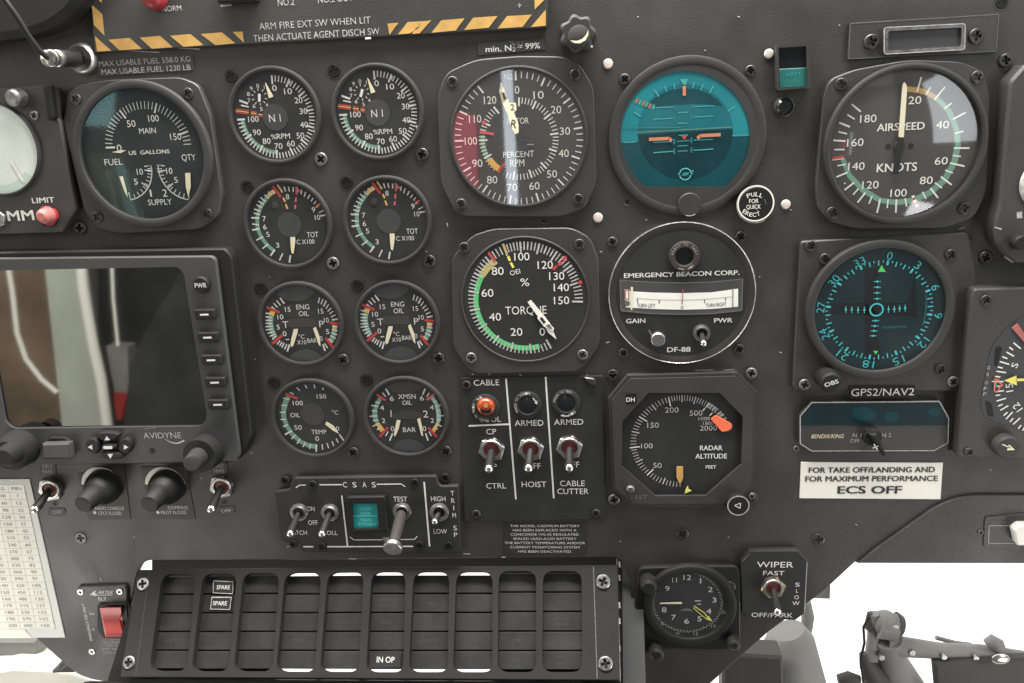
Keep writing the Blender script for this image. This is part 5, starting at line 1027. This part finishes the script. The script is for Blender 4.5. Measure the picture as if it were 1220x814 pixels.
nvis('right NVIS toggle switch, under the display corner knob', (1069, 330), (1023, 436), (1060, 236), (1093, 442), (1085, 402))
def dimmer(label, plate, arc, base, mid, face, txt, dot):
    T = Thing('dimmer_knob', label, 'knob', ks(*base), 'flood light dimmer knobs'); b = MB(ks); b.prism(plate, 0, .0005, 'plate2'); zt = .0007
    b.ring(arc, 72, 101, zt, 'paper', 8, 172)
    for t_, x, y, w in txt: b.t(t_, (x, y), 18, zt, w, 'white')
    b.disc(dot, 8, zt, 'white', 18); T.part(b, 'plate')
    b = MB(ks); p = lambda q, z: (*b.u(*q, z), z); mm = lambda q, r, z: b.m(q, r, z)
    d_ = [p(base, .0006), p((base[0] - 4, base[1] + 4), .004), p((base[0] - 8, base[1] + 6), .007)]
    b.tube(d_, [mm(base, 84, 0), mm(base, 84, .004), mm(base, 78, .007)], 'rubber', 48); sk = T.part(b, 'skirt')
    b = MB(ks); a0, a1 = p((base[0] - 8, base[1] + 6), .006), p(face, .028); A, B_ = np.array(a0), np.array(a1)
    b.tube([A, A + (B_ - A) * .35, A + (B_ - A) * .42, A + (B_ - A) * .97, B_], [mm(base, 72, .006), mm(mid, 60, .014), mm(mid, 50, .016), mm(face, 43, .028), mm(face, 40, .028)], 'rubber', 44); T.part(b, 'knob_body')
    b = MB(ks); b.disc(face, 38, .0282, 'knobface', 36); T.part(b, 'face')
dimmer('left dimmer knob, labelled CONSOLE and CPLT FLOOD', [(378, 262), (600, 222), (633, 484), (430, 485)], (495, 326), (505, 322), (470, 360), (402, 412), (('RADIO CONSOLE', 530, 430, 144), ('CPLT FLOOD', 533, 454, 114)), (459, 451))
dimmer('right dimmer knob, labelled COMPASS and PILOT FLOOD', [(683, 230), (900, 226), (946, 483), (726, 484)], (803, 326), (812, 322), (780, 360), (724, 411), (('COMPASS', 862, 427, 98), ('PILOT FLOOD', 842, 450, 124)), (765, 450))
# ================================================================== performance card
k = K(0, 560, 3.7)
T = Thing('performance_card', 'white card with columns of printed figures in a clear sleeve at the left edge', 'card', k(100, 400))
b = MB(k); b.prism([(-260, 44), (130, 40), (287, 740), (-260, 742)], .0002, .0008, 'plastic', bev=.0002); T.part(b, 'sleeve')
b = MB(k); b.sheet([(-240, 70), (104, 66), (244, 704), (-200, 706)], .0010, 'paper'); b.sheet([(-260, 700), (104, 700), (142, 741), (-250, 742)], .0011, 'paper'); zt = .0012
ys = [83, 115, 147, 178, 209, 239, 270, 300, 331, 361, 391, 420, 450, 480, 510, 540, 569, 598, 628, 657, 686]
mn = '7 15 22 30 37 45 52 60 67 75 82 90 97 105 112 120 127 132 142 150'.split(); kg = '30 60 90 120 150 180 210 240 270 300 330 360 390 420 450 480 510 530 570 600'.split()
b.t('MIN', (72, 83), 17, zt, 44, 'inkg'); b.t('KG', (6, 83), 17, zt, 26, 'inkg')
for i in range(20):
    y = ys[i + 1]; u_ = i / 19; b.t(mn[i], (78 + 122 * u_, y), 15, zt, {1: 11, 2: 25, 3: 38}[len(mn[i])], 'inkg'); b.t(kg[i], (12 + 112 * u_, y), 15, zt, {2: 25, 3: 38}[len(kg[i])], 'inkg')
    b.t(str(10 * i + 10), (-70 + 125 * u_, y), 15, zt, 25 if i < 9 else 38, 'inkg')
for i in range(21):
    y = (ys[i] + ys[i + 1]) / 2 if i < 20 else 701; xr = 104 + 140 * (y - 66) / 638; b.line((-200, y + 1), (xr, y), 1.6, zt, 'plastic')
for x0, x1 in ((34, 160), (-30, 90), (104, 243)): b.line((x0, 68), (x1, 702), 1.6, zt, 'plastic')
T.part(b, 'paper')
# ================================================================== emergency locator switch
k = K(90, 690, 6.56)
T = Thing('locator_switch', 'emergency locator switch plate with a red rocker at the lower left', 'switch', k(230, 320))
b = MB(k); b.prism(rr([(12, 62), (388, 50), (404, 90), (402, 600), (120, 612), (95, 590)], 14), 0, .0025, 'panel', bev=.0007); zt = .0027
b.t('ARTEX', (236, 104), 30, zt, 126, 'white', sh=.35, off=.006); b.sheet([(112, 124), (150, 92), (160, 92), (150, 112), (168, 116), (160, 126)], zt, 'white'); b.line((140, 128), (285, 124), 5, zt, 'white'); b.t('ELT', (211, 155), 28, zt, 64, 'white', off=.009)
b.t('ON', (128, 272), 20, zt, 40, 'white'); b.t('A', (139, 393), 20, zt, 20, 'white')
b.t('EMERGENCY USE ONLY', (92, 338), 22, zt, None, 'white', rot=90, sq=1.0, off=.006)
for i, (t_, w) in enumerate((('TEST/RESET', 172), ('PRESS ON', 122), ('WAIT 1 SECOND', 182), ('PRESS ARM', 142))): b.t(t_, (290, 494 + i * 26), 17, zt, w, 'dimwhite')
b.disc((282, 186), 9, zt, 'red', 16); T.part(b, 'plate')
b = MB(k); ho = [(185, 222), (352, 220), (388, 456), (228, 458)]
b.prism(rr([(165, 215), (178, 200), (395, 190), (408, 205), (416, 455), (400, 470), (222, 468), (200, 455), (168, 400)], 10), .0025, .0045, 'black', [ho], bev=.0008); fr = T.part(b, 'rocker_frame')
b = MB(k); q0 = [(189, 228), (353, 224), (362, 300), (212, 322)]; q1 = [(212, 322), (362, 300), (383, 452), (232, 455)]
def rock(b, pts, zs, key): b.add([(*b.u(x, y, z_), z_) for (x, y), z_ in zip(pts, zs)], [tuple(range(len(pts)))], key)
zl, zh = .0050, .0105
rock(b, [(189, 228), (353, 224), (357, 262), (202, 268)], (.0075, .0075, .0078, .0078), 'rocker'); rock(b, [(202, 268), (357, 262), (342, 318), (214, 320)], (.0078, .0078, .0055, .0055), 'rocker')
rock(b, [(214, 320), (342, 318), (366, 420), (240, 422)], (.0055, .0055, .0092, .0092), 'rocker'); rock(b, [(240, 422), (366, 420), (384, 452), (232, 456)], (.0092, .0092, .0080, .0080), 'rocker')
b.prism([(189, 228), (353, 224), (384, 452), (232, 456)], .0025, .0050, 'rocker'); done_child(b, 'red_rocker', fr, T.org)
for c_ in ((40, 100), (346, 97), (131, 565)): screw(T, k, c_, 26, .0025, 'steel')
# ================================================================== annunciator panel, tilted back
TH = math.radians(34.3)
Y2 = RY * math.cos(TH) - RZ * math.sin(TH); Z2 = RZ * math.cos(TH) + RY * math.sin(TH)
p0 = P0.U(450, 674, 0); O2 = O0 + RX * p0[0] - RY * p0[1] + RZ * .004
P2 = Plane(RX, Y2, Z2, O2, math.pi / 2 - TH)
a1, a2 = K(140, 650, 3.935), K(440, 650, 3.697)
T = Thing('annunciator_panel', 'wide slanted annunciator panel with ten columns of dark caption cells', 'annunciator panel', (445, 745), pl=P2)
cols = [[(208, 135), (368, 132), (325, 590), (148, 590)], [(400, 132), (560, 130), (520, 592), (345, 592)], [(590, 130), (760, 128), (725, 592), (543, 592)], [(785, 130), (955, 128), (925, 595), (743, 593)], [(985, 128), (1155, 126), (1130, 595), (948, 594)]]
cols = [[a1(*q) for q in c_] for c_ in cols] + [[a2(*q) for q in c_] for c_ in ([(10, 118), (160, 118), (150, 560), (-15, 560)], [(195, 118), (353, 118), (345, 560), (173, 560)], [(383, 118), (543, 118), (543, 560), (368, 560)], [(570, 112), (735, 112), (735, 560), (565, 560)], [(765, 112), (935, 112), (938, 560), (762, 560)])]
b = MB(PX, P2); fr_ = rr([(164, 679), (300, 677), (450, 675.5), (600, 674.5), (736, 673), (738.5, 811), (600, 810), (450, 809), (300, 808), (143, 807)], [2, 0, 0, 0, 2, 2, 0, 0, 0, 2])
b.prism(fr_, -.003, .0025, 'annun', [rr(c_, 13, 7) for c_ in cols], bev=.0006)
b.dash([(178, 680), (161.5, 806)], .8, .0027, 'faint'); b.dash([(707, 675), (711.5, 809)], 1.0, .0027, 'grey'); T.part(b, 'frame')
for c_ in (a1(122, 180), a1(56, 547)): screw(T, PX, c_, 7.2, .0025, 'steel')
for c_ in (a2(1030, 160), a2(1040, 520)): screw(T, PX, c_, 8.8, .0025, 'steel')
lerp = lambda p, q, t_: (p[0] + (q[0] - p[0]) * t_, p[1] + (q[1] - p[1]) * t_)
txts = {(9, 0): ('DOOR',), (9, 1): ('ECU',), (9, 2): ('ROTOR', 'BRAKE'), (9, 4): ('PRESS', 'OFF'), (8, 0): ('SPARE',), (8, 1): ('HEAT',), (8, 3): ('CSAS',), (8, 4): ('FUEL',), (5, 1): ('XMSN OIL', 'PRESS'), (5, 2): ('HYDR',), (5, 3): ('FIRE', 'DET'), (6, 3): ('INVERTER',), (6, 1): ('CHIP',), (7, 3): ('GEN',), (7, 0): ('FUEL', 'LOW'), (4, 0): ('OIL',), (4, 2): ('PITOT',), (3, 1): ('BATT',), (3, 3): ('TEMP',), (0, 0): ('DC GEN',), (0, 3): ('OIL P',)}
for ci, q in enumerate(cols):
    lite = 3 <= ci <= 7; v0, v1 = (.026, .974) if lite else (.02, .98)
    for r_ in range(5):
        ta, tb = v0 + (v1 - v0) * r_ / 5 + .004, v0 + (v1 - v0) * (r_ + 1) / 5 - .007
        P_ = [lerp(q[0], q[3], ta), lerp(q[1], q[2], ta), lerp(q[1], q[2], tb), lerp(q[0], q[3], tb)]; dx = 6
        P_ = [(P_[0][0] - dx, P_[0][1]), (P_[1][0] + dx, P_[1][1]), (P_[2][0] + dx, P_[2][1]), (P_[3][0] - dx, P_[3][1])]
        b = MB(PX, P2); b.prism(P_, -.012, -.0045, 'cell' if (ci * 7 + r_ * 3) % 4 else 'cell2', bev=.0005)
        cx, cy = sum(p[0] for p in P_) / 4 , sum(p[1] for p in P_) / 4
        w_ = txts.get((ci, r_))
        if w_:
            for i, t_ in enumerate(w_): b.t(t_, (cx, cy + (i - (len(w_) - 1) / 2) * 6.2), 4.4, -.0043, None, 'anntxt', off=.006)
        T.part(b, 'caption_cell')
for P_, t_, c_, w in (([(450, 166), (542, 170), (540, 226), (448, 222)], 'SPARE', (496, 196), 62), ([(442, 243), (534, 243), (526, 300), (436, 298)], 'SPARE', (480, 271), 66)):
    b = MB(a1, P2); b.prism(P_, -.0045, -.0030, 'dial', bev=.0003); b.dash(P_, 3, -.0028, 'dimwhite', True); b.line(P_[0], P_[1], 5, -.0027, 'dimwhite'); b.t(t_, c_, 19, -.0028, w, 'white', off=.006); T.part(b, 'caption_tag')
b = MB(a2, P2); P_ = [(5, 468), (138, 465), (134, 535), (0, 538)]; b.prism(P_, -.0045, -.0032, 'dial', bev=.0003); b.dash(P_, 2, -.003, 'faint', True); b.t('IN OP', (72, 503), 25, -.003, 78, 'white'); T.part(b, 'caption_tag')
for q in cols[3:8]:
    b = MB(PX, P2); P_ = [lerp(q[0], q[3], .04), lerp(q[1], q[2], .04), lerp(q[1], q[2], .96), lerp(q[0], q[3], .96)]
    b.prism([(P_[0][0] - 7, P_[0][1]), (P_[1][0] + 7, P_[1][1]), (P_[2][0] + 7, P_[2][1]), (P_[3][0] - 7, P_[3][1])], -.0121, -.010, 'black'); T.part(b, 'cell_backing')
# housing behind the frame: open behind the five middle columns, where daylight comes through
b = MB(PX, P2); hol = []
for c_ in cols[3:8]: hol.append([(c_[0][0] - 1, c_[0][1] - 5), (c_[1][0] + 1, c_[1][1] - 5), (c_[2][0] + 1, c_[2][1] + 6), (c_[3][0] - 1, c_[3][1] + 6)])
b.prism([(181, 640), (746, 640), (750, 880), (100, 880), (128, 812), (150, 740), (166, 700), (181, 686)], -.0165, -.0125, 'black', hol); T.part(b, 'housing')
b = MB(PX, P2); b.prism([(100, 812.5), (150, 812.5), (151, 809), (741, 813), (741, 900), (100, 900)], -.012, -.004, 'black'); T.part(b, 'lower_lip')
b = MB(PX, P2); b.prism([(741, 640), (764, 640), (772, 900), (743, 900)], -.012, -.010, 'hub'); b.k = a2
for y in (70, 130, 250, 320, 440): b.line((1101, y), (1103, y + 26), 8, -.0098, 'dimwhite')
b.line((1090, 60), (1106, 600), 2.5, -.0097, 'dimwhite'); T.part(b, 'edge_strip')
# ================================================================== things beyond the panel, against the bright outdoors
def far(px, py, d): return np.array((*P0.U(px, py, -d), -d))
kb = K(920, 560, 3.203)
def fp(x, y, d): return far(*kb(x, y), d)
T = Thing('pedal_linkage', 'blurred grey pedal linkage standing in the bright opening at lower right', 'linkage', kb(560, 700))
mm = lambda r, d: r / 3.203 * P0.S(1040, 760, -d)
b = MB(); D_ = .12
b.tube([fp(388, 548, D_), fp(384, 640, D_), fp(378, 720, D_)], [mm(20, D_), mm(22, D_), mm(26, D_)], 'cabgrey', 20); b.tube([fp(372, 545, D_), fp(374, 600, D_), fp(372, 612, D_)], [mm(10, D_), mm(24, D_), mm(12, D_)], 'cabdark', 16); T.part(b, 'pivot_pin')
b = MB(); b.ball(fp(432, 585, D_), mm(52, D_), 'cabgrey', 24); b.tube([fp(400, 590, D_), fp(470, 600, D_)], [mm(54, D_), mm(52, D_)], 'cabgrey', 28); b.tube([fp(470, 590, D_), fp(492, 595, D_)], [mm(50, D_), mm(40, D_)], 'cabdark', 24); T.part(b, 'joint')
b = MB(); b.tube([fp(430, 660, D_), fp(500, 675, D_), fp(640, 690, D_), fp(800, 695, D_), fp(1100, 745, D_)], [mm(45, D_), mm(40, D_), mm(32, D_), mm(30, D_), mm(34, D_)], 'cabgrey', 24); b.tube([fp(440, 640, D_), fp(450, 720, D_ + .01), fp(500, 830, D_ + .02), fp(540, 950, D_ + .02)], [mm(55, D_), mm(62, D_), mm(85, D_), mm(100, D_)], 'cabgrey', 24); T.part(b, 'arm')
b = MB(); b.tube([fp(815, 665, D_ - .005), fp(838, 655, D_ - .005), fp(862, 668, D_ - .005), fp(880, 690, D_ - .005)], [mm(18, D_), mm(28, D_), mm(26, D_), mm(14, D_)], 'cabgrey', 18); b.ball(fp(872, 722, D_ - .02), mm(28, D_), 'chrome', 18, (1.2, .8, .4)); T.part(b, 'eyelet')
b = MB(); b.tube([fp(345, 700, D_), fp(365, 745, D_), fp(400, 800, D_), fp(380, 900, D_)], [mm(14, D_), mm(34, D_), mm(48, D_), mm(60, D_)], 'cabdark', 20); b.tube([fp(250, 800, D_), fp(290, 796, D_), fp(330, 806, D_)], [mm(20, D_), mm(30, D_), mm(24, D_)], 'cabdark', 16); T.part(b, 'rod_end')
P_ = [kb(620, 742), kb(1100, 715), kb(1100, 950), kb(640, 950)]; q = MB(); z_ = -D_ + .012; q.prism(P_, z_ - .008, z_, 'cabdark', bev=.002); T.part(q, 'cover_box')
b = MB(); b.tube([fp(625, 640, D_ + .01), fp(700, 660, D_ + .01), fp(760, 668, D_ + .01)], mm(9, D_), 'cabgrey', 10); T.part(b, 'pin')
for x, y, r_ in ((455, 575, 13), (520, 672, 12), (640, 688, 11), (760, 692, 11), (405, 690, 12)):
    q = MB(); c_ = fp(x, y, D_); q.tube([c_ + np.array([0, 0, .004]), c_ + np.array([0, 0, mm(46, D_)])], mm(r_, D_), 'steel', 6); T.part(q, 'bolt')
q = MB(); q.tube([fp(372, 560, D_ - .02), fp(348, 600, D_ - .02), fp(352, 660, D_ - .02), fp(338, 720, D_ - .02), fp(352, 850, D_ - .02)], mm(5, D_), 'rubber', 10); T.part(q, 'cable')
T = Thing('pedal_housing', 'grey tapered housing with a dark box behind the wiper switch plate', 'housing', kb(60, 720))
b = MB(); D_ = .09; b.tube([fp(60, 612, D_), fp(70, 640, D_), fp(60, 800, D_), fp(50, 960, D_)], [mm(66, D_), mm(92, D_), mm(150, D_), mm(190, D_)], 'cabgrey', 32); T.part(b, 'boot')
b = MB(); b.tube([fp(128, 500, D_ + .02), fp(136, 560, D_ + .02), fp(130, 622, D_ + .02)], [mm(20, D_), mm(26, D_), mm(22, D_)], 'cabgrey', 20); b.tube([fp(150, 540, D_ + .02), fp(150, 600, D_ + .02)], [mm(8, D_), mm(8, D_)], 'chrome', 12); T.part(b, 'roller')
b = MB(); b.prism(rr([kb(-190, 700), kb(42, 715), kb(48, 900), kb(-190, 900)], 3), -.07, -.05, 'cabdark', bev=.002); T.part(b, 'dark_box')
b = MB(); b.prism([kb(160, 400), kb(222, 440), kb(220, 492), kb(160, 490)], -.16, -.15, 'cabgrey'); T.part(b, 'bracket')
kl = K(0, 740, 5.545)
def fl(x, y, d): return far(*kl(x, y), d)
T = Thing('side_console', 'blurred grey console block beyond the lower left corner of the panel', 'console', kl(130, 220))
b = MB(); b.prism([kl(-300, 118), kl(240, 118), kl(262, 150), kl(262, 300), kl(-300, 300)], -.16, -.10, 'cabgrey', bev=.004); T.part(b, 'block'); b = MB(); b.prism(rr([kl(-300, 60), kl(200, 60), kl(330, 150), kl(300, 190), kl(262, 152), kl(-300, 136)], 1), -.19, -.17, 'cabwhite', bev=.002); T.part(b, 'ledge')
b = MB(); b.prism(rr([kl(255, 150), kl(330, 190), kl(420, 260), kl(420, 330), kl(255, 330)], 4), -.14, -.12, 'plastic', bev=.003)
b.done('clear_pouch', label='translucent crumpled pouch between the grey block and the panel corner', cat='pouch')
b = MB(); b.prism(rr([kl(-300, 310), kl(20, 300), kl(60, 288), kl(360, 300), kl(560, 350), kl(900, 380), kl(900, 900), kl(-300, 900)], 8), -.13, -.085, 'cabwhite', bev=.006)
b.done('seat_cushion', label='off white cushion edge in the bottom left corner', cat='cushion')
T = Thing('strap_clip', 'small dark clip on the off white cushion edge at lower left', 'clip', kl(410, 320))
b = MB(); b.prism(rr([kl(372, 318), kl(400, 262), kl(440, 268), kl(490, 330), kl(486, 348), kl(340, 352), kl(335, 336)], 2), -.085, -.072, 'cabdark', bev=.002); T.part(b, 'clip_body')
b = MB(); b.line(kl(392, 332), kl(440, 285), 2.2, -.0715, 'grey'); T.part(b, 'pin')
# ================================================================== the cabin behind the camera, seen only as reflections in the display
def refl(px, py, y):                            # where the ray that the screen at this pixel mirrors meets the plane y metres behind the panel
    x, z_ = P0.U(px, py, .0096); c_ = cam_o.matrix_world.translation; P_ = Vector((x, -.0096, z_)); d = P_ - c_; d.y = -d.y
    t_ = (-y - P_.y) / d.y; return P_ + d * t_
def cab(name, pts, y, th, key, tube=None):
    w = [refl(*k(*q), y) for q in pts]; b = MB()
    if tube:
        r_ = tube * (refl(*k(300, 400), y) - refl(*k(301, 400), y)).length
        b.tube([(v.x, v.z, -v.y) for v in w], r_, key, 20)
    else: b.prism([(v.x, v.z) for v in w], y - .0, y + th, key, metric=True)
    if not tube: b.v = [(x, y_, y if abs(z_ - (y + th)) < 1e-6 else y + th) for x, y_, z_ in b.v]
    o = b.done(name, kind='structure', org=(0, 0)); return o
k = K(0, 280, 3.257)
cab('cabin_pillar', [(138, -200), (286, -200), (440, 1050), (275, 1050)], .95, .012, 'pillar')
cab('cabin_pipe', [(290, -150), (322, 200), (360, 420), (392, 560), (425, 800)], .90, 0, 'tubew', tube=19)
cab('cabin_hose', [(-5, -100), (48, 220), (66, 380), (100, 480), (160, 560), (222, 612)], .88, 0, 'tubew', tube=9)
cab('cabin_cord', [(425, -100), (440, 250), (458, 430)], .90, 0, 'tubew', tube=6)
cab('cabin_bag', [(412, 432), (495, 436), (500, 612), (445, 612)], .92, .03, 'cabgrey')
cab('cabin_tag', [(440, 610), (494, 612), (470, 720), (452, 715)], .92, .03, 'redtag')
cab('cabin_seat', [(-400, -300), (230, -300), (300, 1000), (-400, 1000)], 1.05, .05, 'seatbrown')
cab('cabin_jacket', [(505, 500), (560, 380), (700, 150), (800, -200), (1100, -200), (1100, 850), (470, 850)], .80, .05, 'jacket')
cab('cabin_wall', [(380, -300), (900, -300), (900, 1000), (380, 1000)], 1.06, .05, 'jacket')
k = PX
cab('cabin_red_cushion', [(525, 128), (566, 140), (568, 225), (535, 220)], .93, .04, 'redcloth')
